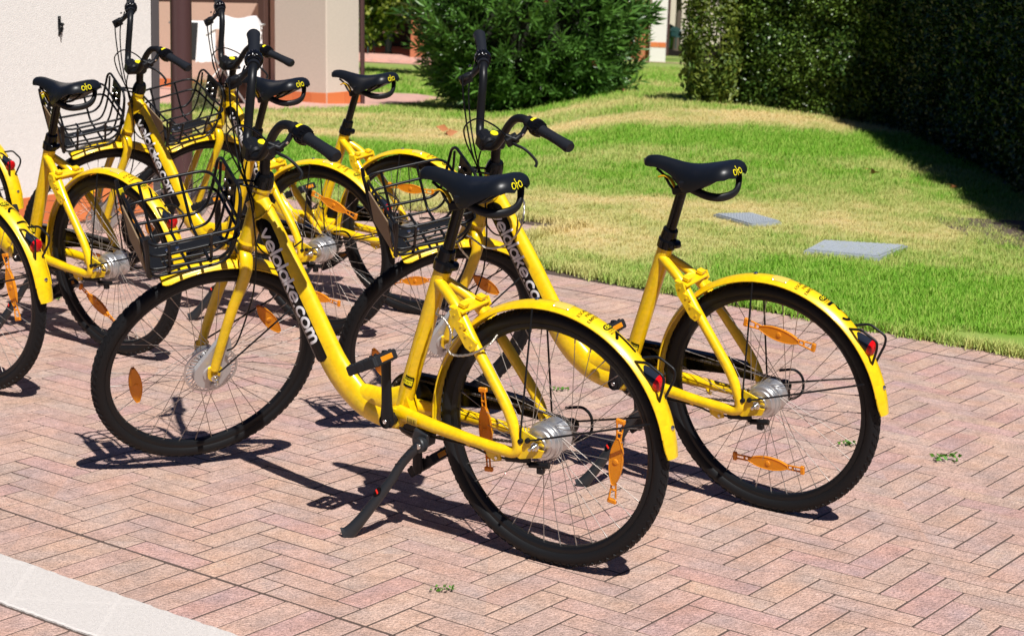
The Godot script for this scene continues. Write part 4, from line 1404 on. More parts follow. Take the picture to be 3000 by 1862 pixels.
func garden_chair(at: Vector3, yaw: float, label: String, m: Material) -> void:
	var c := thing("garden_chair", label, "chair", at, "plastic garden chairs by the far terraces")
	c.rotation.y = yaw
	var mb := MB.new()
	mb.box(Vector3(0, 0.43, 0), Vector3(0.24, 0.02, 0.24), Basis.IDENTITY, 0.012)
	part("seat", mb, m, c)
	mb = MB.new()
	var rows := []
	for i in 9:
		var a := lerpf(-1.25, 1.25, i / 8.0)
		rows.append(Vector3(sin(a) * 0.26, 0, -0.10 - cos(a) * 0.17))
	for i in 8:
		var p0: Vector3 = rows[i]
		var p1: Vector3 = rows[i + 1]
		var h0 := 0.80 - 0.16 * pow(absf(i - 4.0) / 4.0, 2)
		var h1 := 0.80 - 0.16 * pow(absf(i - 3.0) / 4.0, 2)
		var o := Vector3(p0.x + p1.x, 0, p0.z + p1.z + 0.2).normalized() * 0.015
		mb.face([p0 + Vector3(0, 0.44, 0), p1 + Vector3(0, 0.44, 0), p1 + Vector3(0, h1, 0), p0 + Vector3(0, h0, 0)], -o)
		mb.face([p0 + o + Vector3(0, 0.44, 0), p1 + o + Vector3(0, 0.44, 0), p1 + o + Vector3(0, h1, 0), p0 + o + Vector3(0, h0, 0)], o)
		mb.face([p0 + Vector3(0, h0, 0), p1 + Vector3(0, h1, 0), p1 + o + Vector3(0, h1, 0), p0 + o + Vector3(0, h0, 0)], Vector3.UP)
	part("backrest", mb, m, c)
	for s in [-1, 1]:
		mb = MB.new()
		mb.box(Vector3(0.25 * s, 0.64, 0.02), Vector3(0.025, 0.013, 0.19), Basis.IDENTITY, 0.008)
		part("armrest", mb, m, c)
		for z in [-0.2, 0.2]:
			mb = MB.new()
			mb.tube([Vector3(0.22 * s, 0.63 if z > 0 else 0.43, z * 0.9), Vector3(0.25 * s, 0.0, z * 1.15)], 0.022, null, 8)
			part("leg", mb, m, c)

func garden_table(at: Vector3, label: String) -> void:
	var c := thing("garden_table", label, "table", at)
	var mb := MB.new()
	mb.lathe([Vector2(0, 0.68), Vector2(0.42, 0.685), Vector2(0.44, 0.70), Vector2(0.43, 0.712), Vector2(0, 0.714)], Vector3.ZERO, Vector3.UP, 28)
	part("tabletop", mb, M.pale, c)
	mb = MB.new()
	mb.tube([Vector3(0, 0.0, 0), Vector3(0, 0.68, 0)], 0.11, null, 14)
	mb.lathe([Vector2(0.0, 0.05), Vector2(0.12, 0.04), Vector2(0.27, 0.0)], Vector3.ZERO, Vector3.UP, 20)
	part("pedestal", mb, M.dark_green_plastic, c)

func tree(called: String, label: String, at: Vector3, crown_c: Vector3, crown_r: Vector3, count: int, cluster: Mesh, c0: Color, c1: Color, group := "") -> void:
	var t := thing(called, label, "tree", at, group)
	var mb := MB.new()
	mb.tube(cr([Vector3.ZERO, Vector3(0.05, crown_c.y * 0.35, 0.03), Vector3(-0.03, crown_c.y * 0.7, 0.0), crown_c], 4), [0.16, 0.15, 0.14, 0.13, 0.13, 0.12, 0.11, 0.1, 0.1, 0.09, 0.08, 0.07, 0.06], null, 10)
	for i in 7:
		var f := TAU * i / 7.0 + 0.4
		var e := crown_c + Vector3(cos(f) * crown_r.x, rng.randf_range(-0.5, 0.6) * crown_r.y, sin(f) * crown_r.z) * 0.75
		mb.tube(cr([Vector3(0, crown_c.y * rng.randf_range(0.45, 0.8), 0), (e + Vector3(0, crown_c.y * 0.7, 0)) * 0.5, e], 4), [0.06, 0.055, 0.05, 0.045, 0.04, 0.035, 0.03, 0.025, 0.02], null, 7)
	part("trunk", mb, M.bark, t)
	var xf := []
	var cols := []
	var nz := noise(count, 0.9, 2)
	while xf.size() < count:
		var d := Vector3(rng.randf_range(-1, 1), rng.randf_range(-1, 1), rng.randf_range(-1, 1))
		if d.length() > 1.0 or d.length() < 0.1:
			continue
		var q := crown_c + d * crown_r
		if nz.get_noise_3dv(q) < -0.12:
			continue
		var dir := (d + Vector3(0, 0.35, 0)).normalized()
		xf.append(Transform3D(face_to(dir, rng.randf() * TAU).scaled(Vector3.ONE * rng.randf_range(0.8, 1.3)), q))
		cols.append(c0.lerp(c1, clampf(rng.randf() * 0.7 + nz.get_noise_3dv(q * 2.0), 0, 1)))
	instances("crown", cluster, xf, cols, M.leaf, t)

func hedge(called: String, label: String, a: Vector3, b: Vector3, depth: float, h: float, count: int, cluster: Mesh, c0: Color, c1: Color, round_end := false) -> void:
	# foliage on the front (towards +z, or to the left), the top and the ends of a box from a to b
	var t := thing(called, label, "hedge", a)
	var along := b - a
	along.y = 0
	var l := along.length()
	along = along / l
	var back := Vector3.UP.cross(along)          # away from the front
	if called == "side_hedge":
		back = Vector3(absf(back.x), 0, back.z * signf(back.x))
	var nz := noise(int(l * 100), 0.8, 3)
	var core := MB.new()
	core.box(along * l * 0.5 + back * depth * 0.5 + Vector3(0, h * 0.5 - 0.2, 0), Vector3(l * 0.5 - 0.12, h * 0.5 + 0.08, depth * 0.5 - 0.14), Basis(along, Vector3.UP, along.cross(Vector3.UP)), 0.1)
	part("shade_core", core, M.hedge_core, t)  # solid dark box added behind the leaves, painted as the inner shade
	var xf := []
	var cols := []
	for i in count:
		var q: Vector3
		var d: Vector3
		var r := rng.randf()
		if r < 0.62:
			q = along * rng.randf() * l + Vector3(0, pow(rng.randf(), 0.9) * h, 0)
			d = -back
		elif r < 0.86:
			q = along * rng.randf() * l + back * rng.randf() * depth + Vector3(0, h, 0)
			d = Vector3.UP
		else:
			var e := rng.randf() < 0.6
			q = (Vector3.ZERO if e else along * l) + back * rng.randf() * depth + Vector3(0, rng.randf() * h, 0)
			d = -along if e else along
		if round_end:
			var u := q.dot(along)
			q += back * 0.35 * pow(clampf(1.0 - u / 0.6, 0, 1), 2)
		q += d * (0.16 * nz.get_noise_3dv(q * 1.6) + rng.randf_range(-0.14, 0.05))
		var dir := (d + Vector3(rng.randf_range(-0.7, 0.7), rng.randf_range(-0.3, 0.8), rng.randf_range(-0.7, 0.7))).normalized()
		var w := a + q
		q.y += terrain(w.x, w.z) - a.y - 0.05
		xf.append(Transform3D(face_to(dir, rng.randf() * TAU).scaled(Vector3.ONE * rng.randf_range(0.75, 1.3)), q))
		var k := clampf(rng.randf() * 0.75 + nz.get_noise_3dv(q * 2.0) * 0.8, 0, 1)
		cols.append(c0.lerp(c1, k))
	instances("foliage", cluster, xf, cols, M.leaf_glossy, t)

func make_materials() -> void:
	M.n1 = noise(11, 0.55, 3)
	M.n2 = noise(12, 2.6, 3)
	var y := mat(0.87, 0.560, 0.002, 0.36)
	y.clearcoat_enabled = true
	y.clearcoat = 0.5
	y.clearcoat_roughness = 0.12
	M.yellow = y
	M.lever_yellow = mat(0.80, 0.45, 0.004, 0.45)
	M.sticker_yellow = mat(0.80, 0.69, 0.006, 0.5)
	M.label_black = mat(0.005, 0.0045, 0.004, 0.22)
	M.label_black.metallic_specular = 0.3
	M.letter_white = mat(0.80, 0.79, 0.80, 0.40)
	M.barcode = mat(0.52, 0.36, 0.03, 0.5)
	M.plate = mat(0.60, 0.45, 0.08, 0.4)
	M.black = mat(0.007, 0.0075, 0.009, 0.4)
	M.black.metallic_specular = 0.36
	M.satin_black = mat(0.008, 0.0088, 0.011, 0.46)
	M.satin_black.metallic_specular = 0.36
	M.gloss_black = mat(0.004, 0.004, 0.0045, 0.14)
	M.gloss_black.metallic_specular = 0.36
	M.pedal_black = mat(0.013, 0.014, 0.017, 0.55)
	M.pedal_black.metallic_specular = 0.36
	M.wire = mat(0.006, 0.0063, 0.0075, 0.36)
	M.wire.metallic_specular = 0.36
	M.rubber = mat(0.01, 0.0115, 0.015, 0.52)
	M.rubber.metallic_specular = 0.36
	M.cable = mat(0.005, 0.005, 0.0056, 0.3)
	M.cable.metallic_specular = 0.36
	M.lamp_black = mat(0.014, 0.018, 0.028, 0.10)
	M.rim = mat(0.0065, 0.007, 0.008, 0.36)
	M.rim.metallic_specular = 0.36
	M.spoke = mat(0.36, 0.32, 0.29, 0.48, 0.8)
	M.steel = mat(0.70, 0.69, 0.67, 0.24, 1.0)
	M.alu = mat(0.60, 0.60, 0.60, 0.34, 0.85)
	M.dark_steel = mat(0.16, 0.15, 0.14, 0.4, 1.0)
	M.chain = mat(0.10, 0.085, 0.075, 0.5, 0.8)
	M.brake_grey = mat(0.47, 0.46, 0.46, 0.38, 0.35)
	M.braid = mat(0.50, 0.46, 0.40, 0.35, 0.9)
	M.red_print = mat(0.75, 0.02, 0.01, 0.5)
	M.red = mat(0.55, 0.004, 0.006, 0.14)
	var o := mat(0.82, 0.31, 0.012, 0.25)
	o.backlight_enabled = true
	o.backlight = lin(0.55, 0.14, 0.003)
	M.orange = o
	var cell := NoiseTexture2D.new()
	cell.width = 256; cell.height = 256
	cell.seamless = true
	cell.as_normal_map = true
	cell.bump_strength = 6.0
	var cn := FastNoiseLite.new()
	cn.noise_type = FastNoiseLite.TYPE_CELLULAR
	cn.frequency = 0.08
	cell.noise = cn
	o.normal_enabled = true
	o.normal_texture = cell
	o.normal_scale = 0.8
	o.uv1_triplanar = true
	o.uv1_scale = Vector3.ONE * 26.0
	var gn := NoiseTexture2D.new()
	gn.width = 256; gn.height = 256
	gn.seamless = true
	gn.as_normal_map = true
	gn.bump_strength = 3.0
	gn.noise = noise(5, 0.09, 3)
	var ty := mat(0.0075, 0.0079, 0.0090, 0.55)
	ty.metallic_specular = 0.33
	M.tyre = ty
	var sa := mat(0.006, 0.0075, 0.0105, 0.38)
	sa.metallic_specular = 0.42
	sa.normal_enabled = true
	sa.normal_texture = gn
	sa.normal_scale = 0.18
	sa.uv1_triplanar = true
	sa.uv1_scale = Vector3.ONE * 40.0
	M.saddle = sa
	M.rubber.normal_enabled = true
	M.rubber.normal_texture = gn
	M.rubber.normal_scale = 0.3
	M.rubber.uv1_triplanar = true
	M.rubber.uv1_scale = Vector3.ONE * 60.0
	var sd := mat(0.013, 0.0155, 0.019, 0.42)
	sd.normal_enabled = true
	sd.normal_texture = gn
	sd.normal_scale = 0.25
	sd.uv1_triplanar = true
	sd.uv1_scale = Vector3.ONE * 14.0
	M.stand = sd
	M.board = mat(0.20, 0.135, 0.075, 0.7)
	# pavers: sandy grain, with larger stains over it
	var grain := Image.create(512, 512, false, Image.FORMAT_RGB8)
	var g := RandomNumberGenerator.new()
	g.seed = 77
	var soft := noise(31, 0.06, 3)
	for yy in 512:
		for x in 512:
			var k := 0.80 + 0.18 * g.randf() + 0.06 * soft.get_noise_2d(x, yy)
			var r := g.randf()
			if r < 0.16:
				k -= 0.40 * g.randf()
			elif r > 0.93:
				k += 0.16
			grain.set_pixel(x, yy, Color(clampf(k, 0, 1), clampf(k * 0.992, 0, 1), clampf(k * 0.985, 0, 1)))
	grain.generate_mipmaps()
	M.grain = ImageTexture.create_from_image(grain)
	var st := Image.create(512, 512, false, Image.FORMAT_RGB8)
	var n3 := noise(41, 0.010, 4)
	var n4 := noise(42, 0.05, 3)
	for yy in 512:
		for x in 512:
			var k := 0.95 + 0.09 * n3.get_noise_2d(x, yy) + 0.07 * n4.get_noise_2d(x, yy)
			var w := n3.get_noise_2d(x + 900, yy) * 0.05
			st.set_pixel(x, yy, Color(clampf(k + w, 0, 1), clampf(k, 0, 1), clampf(k - w, 0, 1)))
	M.stain = ImageTexture.create_from_image(st)
	var di := Image.create(512, 512, false, Image.FORMAT_RGB8)
	var n5 := noise(43, 0.035, 5)
	for yy in 512:
		for x in 512:
			var k := 0.965 + 0.035 * n5.get_noise_2d(x, yy)
			var line := absf(n5.get_noise_2d(x * 0.7 + 300.0, yy * 0.7))
			if line < 0.006:
				k -= 0.10
			di.set_pixel(x, yy, Color(k, k * 0.995, k * 0.985))
	M.dirt = ImageTexture.create_from_image(di)
	y.albedo_texture = M.stain
	y.uv1_triplanar = true
	y.uv1_scale = Vector3.ONE * 2.3
	var bump := NoiseTexture2D.new()
	bump.width = 512; bump.height = 512
	bump.seamless = true
	bump.as_normal_map = true
	bump.bump_strength = 5.0
	bump.noise = noise(6, 0.16, 3)
	M.bump = bump
	var tones := [[0.640, 0.440, 0.360], [0.650, 0.460, 0.365], [0.635, 0.420, 0.355], [0.630, 0.395, 0.360], [0.665, 0.480, 0.380], [0.645, 0.430, 0.372], [0.655, 0.455, 0.378], [0.615, 0.375, 0.350], [0.665, 0.465, 0.355], [0.635, 0.430, 0.345]]
	for t in tones:
		for k in 3:
			t[k] = lerpf(t[k], [0.655, 0.440, 0.375][k], 0.42)
	M.brick_tones = tones
	for i in tones.size():
		M["brick%d" % i] = brick_material(Color(tones[i][0], tones[i][1], tones[i][2]))
	M.brick_many = brick_material(Color(1, 1, 1))
	M.brick_many.vertex_color_use_as_albedo = true
	M.bed = mat(0.075, 0.050, 0.040, 0.95)  # soil bed, its dark tone standing in for shadow in the joints
	var kb := mat(0.62, 0.585, 0.565, 0.85)
	kb.normal_enabled = true
	kb.normal_texture = bump
	kb.normal_scale = 0.9
	kb.uv1_triplanar = true
	kb.uv1_world_triplanar = true
	kb.uv1_scale = Vector3.ONE * 4.0
	kb.albedo_texture = M.dirt
	M.kerb = kb
	var pl := mat(0.70, 0.675, 0.658, 0.9)
	pl.normal_enabled = true
	pl.normal_texture = bump
	pl.normal_scale = 0.35
	pl.uv1_triplanar = true
	pl.uv1_world_triplanar = true
	pl.uv1_scale = Vector3.ONE * 1.6
	pl.albedo_texture = M.dirt
	M.plaster = pl
	var pb := pl.duplicate()
	pb.albedo_color = lin(0.57, 0.50, 0.435)
	M.plaster_warm = pb
	pb = pl.duplicate()
	pb.albedo_color = lin(0.70, 0.50, 0.40)
	M.plaster_peach = pb
	for i in 3:
		M["tile%d" % i] = mat([0.58, 0.55, 0.61][i], [0.170, 0.150, 0.185][i], [0.055, 0.048, 0.062][i], 0.45)
	M.grout = mat(0.5, 0.36, 0.28, 0.9)
	M.pipe_brown = mat(0.060, 0.028, 0.028, 0.42)
	M.trim_grey = mat(0.075, 0.066, 0.068, 0.6)
	M.brown = mat(0.075, 0.036, 0.028, 0.6)
	M.cloth = mat(0.82, 0.81, 0.82, 0.9)
	M.cloth.backlight_enabled = true
	M.cloth.backlight = lin(0.4, 0.4, 0.4)
	M.cloth_black = mat(0.012, 0.012, 0.013, 0.9)
	M.white_metal = mat(0.75, 0.75, 0.73, 0.4)
	M.grey_metal = mat(0.35, 0.34, 0.33, 0.4, 0.6)
	M.path = mat(0.60, 0.35, 0.28, 0.9)
	M.path.albedo_texture = M.stain
	M.path.uv1_triplanar = true
	M.path.uv1_world_triplanar = true
	M.path.uv1_scale = Vector3.ONE * 0.6
	M.pale = mat(0.62, 0.62, 0.60, 0.5)
	M.cover = mat(0.27, 0.30, 0.335, 0.7)
	M.cover.normal_enabled = true
	M.cover.normal_texture = bump
	M.cover.normal_scale = 0.6
	M.cover.uv1_triplanar = true
	M.cover.uv1_scale = Vector3.ONE * 3.0
	M.dark_green_plastic = mat(0.012, 0.045, 0.042, 0.45)
	M.terracotta = mat(0.40, 0.135, 0.062, 0.85)
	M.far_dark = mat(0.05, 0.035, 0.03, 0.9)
	M.bark = mat(0.085, 0.062, 0.048, 0.9)
	M.hedge_core = mat(0.012, 0.014, 0.007, 0.95)  # near-black, standing in for shade deep inside the foliage
	M.dead_leaf = mat(0.36, 0.14, 0.05, 0.7)
	M.flower = mat(0.62, 0.13, 0.15, 0.7)
	M.flower_dry = mat(0.30, 0.09, 0.05, 0.8)
	var lf := mat(1, 1, 1, 0.55)
	lf.vertex_color_use_as_albedo = true
	lf.backlight_enabled = true
	lf.backlight = lin(0.42, 0.42, 0.42)
	M.leaf = lf
	lf = lf.duplicate()
	lf.roughness = 0.34
	lf.backlight = lin(0.22, 0.22, 0.22)
	M.leaf_glossy = lf
	var gb := mat(1, 1, 1, 0.7)
	gb.vertex_color_use_as_albedo = true
	gb.backlight_enabled = true
	gb.backlight = lin(0.5, 0.5, 0.5)
	M.blade = gb
	var gs := mat(1, 1, 1, 0.95)
	gs.vertex_color_use_as_albedo = true
	gs.albedo_texture = M.grain
	gs.uv1_scale = Vector3.ONE * 3.0
	M.turf = gs
	# meshes shared by every wheel
	M.tyre_mesh = tyre_mesh().mesh()
	M.rim_mesh = rim_mesh().mesh()
	M.spoke_front = spoke_mesh(0.035, 0.0295).mesh()
	M.spoke_rear = spoke_mesh(0.046, 0.027).mesh()
	M.reflector_short = reflector_mesh(false).mesh()
	M.reflector_long = reflector_mesh(true).mesh()

func brick_material(c: Color) -> StandardMaterial3D:
	var m := mat(c.r, c.g, c.b, 0.88)
	m.albedo_texture = M.grain
	m.uv1_triplanar = true
	m.uv1_world_triplanar = true
	m.uv1_scale = Vector3.ONE * 1.05
	m.normal_enabled = true
	m.normal_texture = M.bump
	m.normal_scale = 0.45
	m.detail_enabled = true
	m.detail_blend_mode = BaseMaterial3D.BLEND_MODE_MUL
	m.detail_albedo = M.stain
	m.detail_uv_layer = BaseMaterial3D.DETAIL_UV_2
	m.uv2_triplanar = true
	m.uv2_world_triplanar = true
	m.uv2_scale = Vector3.ONE * 0.83
	return m

var cam_pos := Vector3(0, 1.6061236, 0)
var cam_basis := Basis(Vector3(0.99888858, 0.04704278, -0.00293009), Vector3(-0.04713395, 0.99695661, -0.06209603), Vector3(0.0, 0.06216512, 0.99806588))

func in_view(p: Vector3) -> bool:
	var l := cam_basis.inverse() * (p - cam_pos)
	var x := 1500.0 + 5594.76 * l.x / -l.z
	var y := 151.4 - 5594.76 * l.y / -l.z
	return x > -60.0 and x < 3060.0 and y < 1920.0

func build_paving() -> void:
	var mb := MB.new()
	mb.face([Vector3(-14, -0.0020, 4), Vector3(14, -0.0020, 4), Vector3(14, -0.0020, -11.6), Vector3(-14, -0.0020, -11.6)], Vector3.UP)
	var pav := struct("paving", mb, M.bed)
	# [center, long axis is v?, length in units]
	var list := []
	for u in range(-50, 48):
		for v in range(-3, 69):
			var k := posmod(u + v, 6)
			var top := 48 if u > -21 else 66
			if k == 0:
				var v0 := maxi(v, 0)
				var v1 := mini(v + 3, top)
				if v1 > v0:
					list.append([grid(u + 0.5, (v0 + v1) * 0.5), true, v1 - v0])
			elif k == 3 and v >= 0 and v < top:
				var u1 := u + 3
				if v >= 48 and u1 > -20:
					u1 = -20
				if u1 > u:
					list.append([grid((u + u1) * 0.5, v + 0.5), false, u1 - u])
	for u in range(-50, 48):
		list.append([grid(u + 0.46, -1.56), true, 3])
		list.append([grid(u + 0.62, -7.36), true, 3])
		list.append([grid(u + 0.55, -10.4), true, 3])
		list.append([grid(u + 0.3, -13.45), true, 3])
		if u > -21:
			list.append([grid(u + 0.5, 49.66), true, 3])
	var meshes := {}
	for l in [1, 2, 3]:
		mb = MB.new()
		mb.box(Vector3.ZERO, Vector3(l * GW * 0.5 - 0.0023, 0.03, GW * 0.5 - 0.0023), Basis.IDENTITY, 0.0022)
		meshes[l] = mb.mesh()
	var near := []
	var far := []
	for q in list:
		q.append(q[0].distance_to(cam_pos))
		if in_view(q[0]):
			near.append(q)
		else:
			far.append(q)
	near.sort_custom(func(a, b): return a[3] < b[3])
	var tone := noise(8, 0.45, 2)
	var xf := {1: [], 2: [], 3: []}
	var cols := {1: [], 2: [], 3: []}
	var placed := 0
	for q in near + far:
		var b := Basis(GV, Vector3.UP, GU) if q[1] else Basis(GU, Vector3.UP, -GV)
		b = b * Basis.from_euler(Vector3(rng.randf_range(-1, 1) * 0.003, rng.randf_range(-1, 1) * 0.006, rng.randf_range(-1, 1) * 0.002))
		var t := Transform3D(b, q[0] + Vector3(rng.randf_range(-1, 1) * 0.0006, -0.0306 + rng.randf_range(-1, 1) * 0.0006, rng.randf_range(-1, 1) * 0.0006))
		var c := clampi(int((rng.randf() * 0.85 + 0.16 + 0.35 * tone.get_noise_2d(q[0].x * 3.0, q[0].z * 3.0)) * 10.0), 0, 9)
		c = posmod(c * 7 + 3, 10)
		if placed < 300:
			var o := part("brick", meshes[q[2]], M["brick%d" % c], pav)
			o.transform = t
			placed += 1
		else:
			var a: Array = M.brick_tones[c]
			var f := rng.randf_range(0.93, 1.05)
			xf[q[2]].append(t)
			cols[q[2]].append(Color(a[0] * f, a[1] * f, a[2] * f))
	for l in [1, 2, 3]:
		instances("brick_field", meshes[l], xf[l], cols[l], M.brick_many, pav)
	# painted kerb strip
	mb = MB.new()
	var n := noise(9, 2.2, 4)
	var edge := []
	for i in 481:
		var u := -40.0 + i * 0.165
		edge.append([grid(u, -3.05 + 0.07 * n.get_noise_2d(u * 0.9, 1.0)), grid(u, -5.78 + 0.07 * n.get_noise_2d(u * 0.9, 40.0))])
	for i in 480:
		var a: Array = edge[i]
		var b: Array = edge[i + 1]
		var hgt := 0.0035
		var qs := [mb.v(a[0] + Vector3(0, -0.02, 0), GV), mb.v(b[0] + Vector3(0, -0.02, 0), GV), mb.v(b[0] + Vector3(0, hgt - 0.002, 0), GV), mb.v(a[0] + Vector3(0, hgt - 0.002, 0), GV)]
		mb.quad(qs[0], qs[1], qs[2], qs[3])
		var i0: Vector3 = a[0] - GV * 0.006
		var i1: Vector3 = b[0] - GV * 0.006
		var o0: Vector3 = a[1] + GV * 0.006
		var o1: Vector3 = b[1] + GV * 0.006
		mb.face([a[0] + Vector3(0, hgt - 0.002, 0), b[0] + Vector3(0, hgt - 0.002, 0), i1 + Vector3(0, hgt, 0), i0 + Vector3(0, hgt, 0)], Vector3.UP)
		mb.face([i0 + Vector3(0, hgt, 0), i1 + Vector3(0, hgt, 0), o1 + Vector3(0, hgt, 0), o0 + Vector3(0, hgt, 0)], Vector3.UP)
		mb.face([o0 + Vector3(0, hgt, 0), o1 + Vector3(0, hgt, 0), b[1] + Vector3(0, hgt - 0.002, 0), a[1] + Vector3(0, hgt - 0.002, 0)], Vector3.UP)
		mb.quad(mb.v(a[1] + Vector3(0, -0.02, 0), -GV), mb.v(b[1] + Vector3(0, -0.02, 0), -GV), mb.v(b[1] + Vector3(0, hgt - 0.002, 0), -GV), mb.v(a[1] + Vector3(0, hgt - 0.002, 0), -GV))
	struct("kerb", mb, M.kerb)

var lawn_poly: PackedVector2Array

func build_lawn() -> void:
	var edge := PackedVector2Array()
	var jit := noise(21, 3.0, 3)
	var ctl := []
	for q in [[74.0, 50.8], [30.0, 50.6], [14.0, 50.5], [5.5, 50.9], [-2.0, 51.2], [-9.4, 51.6], [-16.6, 52.4]]:
		ctl.append(grid(q[0], q[1]))
	for q in [Vector3(0.10, 0, -9.45), Vector3(0.10, 0, -9.8), Vector3(0.20, 0, -10.08), Vector3(0.42, 0, -10.42), Vector3(0.30, 0, -10.52), Vector3(0.083, 0, -10.66), Vector3(-0.443, 0, -10.80), Vector3(-0.889, 0, -10.80), Vector3(-1.256, 0, -11.06), Vector3(-1.75, 0, -11.2), Vector3(-2.6, 0, -11.25), Vector3(-14, 0, -11.3)]:
		ctl.append(q)
	for i in ctl.size() - 1:
		var a: Vector3 = ctl[i]
		var b: Vector3 = ctl[i + 1]
		var m := maxi(1, int(a.distance_to(b) / 0.05))
		m = mini(m, 60)
		for k in m:
			var p := a.lerp(b, float(k) / m)
			var o := 0.035 * jit.get_noise_2d(p.x * 2.2, p.z * 2.2) + 0.012 * jit.get_noise_2d(p.x * 9.0, p.z * 9.0)
			edge.append(Vector2(p.x + o * 0.5, p.z + o))
	edge.append(Vector2(-14, -11.3))
	edge.append(Vector2(-40, -11.3))
	edge.append(Vector2(-40, -120))
	edge.append(Vector2(60, -120))
	edge.append(Vector2(60, 6))
	lawn_poly = edge
	var col := func(x, z): return grass_color(x, z, 0.45 + 0.4 * M.n2.get_noise_2d(x * 3.0, z * 3.0))
	var mb := MB.new()
	clip_cells(edge, Rect2(-4.0, -24.0, 10.0, 17.0), 0.125, 0.010, mb, col)
	clip_cells(edge, Rect2(-16.0, -48.0, 12.0, 40.0), 1.0, 0.010, mb, col)
	clip_cells(edge, Rect2(6.0, -48.0, 20.0, 54.0), 1.0, 0.010, mb, col)
	clip_cells(edge, Rect2(-4.0, -48.0, 10.0, 24.0), 0.5, 0.010, mb, col)
	clip_cells(edge, Rect2(-40.0, -120.0, 100.0, 72.0), 4.0, 0.010, mb, col)
	struct("lawn", mb, M.turf, true)
	# blades of grass
	var tufts := []
	for k in 1:
		var g := RandomNumberGenerator.new()
		g.seed = 300 + k
		var t := MB.new()
		for i in 8:
			var at := Vector3(g.randf_range(-1, 1), 0, g.randf_range(-1, 1)) * 0.028
			var f := g.randf() * TAU
			var lean := Vector3(cos(f), 0, sin(f)) * g.randf_range(0.15, 1.0)
			var h := g.randf_range(0.022, 0.045)
			var s := Vector3(-sin(f), 0, cos(f)) * 0.0019
			var n := (Vector3.UP * 0.7 + Vector3(cos(f), 0, sin(f)) * -0.4).normalized()
			var m := at + Vector3(0, h * 0.6, 0) + lean * h * 0.35
			var e := at + Vector3(0, h, 0) + lean * h
			var a0 := t.v(at - s, n)
			var a1 := t.v(at + s, n)
			var b0 := t.v(m - s * 0.8, n)
			var b1 := t.v(m + s * 0.8, n)
			var c := t.v(e, n)
			t.quad(a0, a1, b1, b0)
			t.tri(b0, b1, c)
		tufts.append(t.mesh())
	var xf := [[], [], []]
	var cols := [[], [], []]
	for zone in [[-8.0, -13.0, 1500, 1.0], [-13.0, -18.0, 700, 1.25], [-18.0, -26.0, 260, 1.7], [-26.0, -48.0, 45, 2.6]]:
		var z0: float = zone[1]
		var z1: float = zone[0]
		var w: float = -z0 * 0.29 + 1.0
		var cnt := int((z1 - z0) * 2.0 * w * zone[2])
		for i in cnt:
			var z := rng.randf_range(z0, z1)
			var x := rng.randf_range(-w, w)
			if not Geometry2D.is_point_in_polygon(Vector2(x, z), lawn_poly):
				continue
			if z < -19.5 and x < -0.7 and z > -29.5 and x > -6.0 and Geometry2D.is_point_in_polygon(Vector2(x, z), M.path_poly):
				continue
			var s := straw_at(x, z)
			if rng.randf() < s * 0.25:
				continue
			var k := 0
			var sc: float = zone[3] * rng.randf_range(0.65, 1.25) * (1.0 - 0.25 * s)
			xf[k].append(Transform3D(Basis(Vector3.UP, rng.randf() * TAU).scaled(Vector3(sc, sc * (0.8 if s > 0.6 else 1.0), sc)), on_lawn(x, z, 0.006)))
			cols[k].append(grass_color(x, z, rng.randf()))
	# longer dry grass at the edge of the paving and round the covers
	for i in 5200:
		var j := rng.randi() % (edge.size() - 6)
		var p := edge[j]
		if p.x < -3.0 or p.x > 4.5 or p.y < -12.0:
			continue
		var q := p + Vector2(rng.randf_range(-0.05, 0.05), rng.randf_range(-0.10, 0.012))
		var sc := rng.randf_range(0.7, 1.5)
		var k := 0
		xf[k].append(Transform3D(Basis(Vector3.UP, rng.randf() * TAU).scaled(Vector3.ONE * sc), on_lawn(q.x, q.y, 0.002)))
		cols[k].append(grass_color(q.x, q.y - 0.05, rng.randf() * 0.8 + 0.2))
	var o := instances("grass", tufts[0], xf[0], cols[0], M.blade, self)
	tag(o, "lawn grass, green and dry in patches, beyond the paving", "grass")

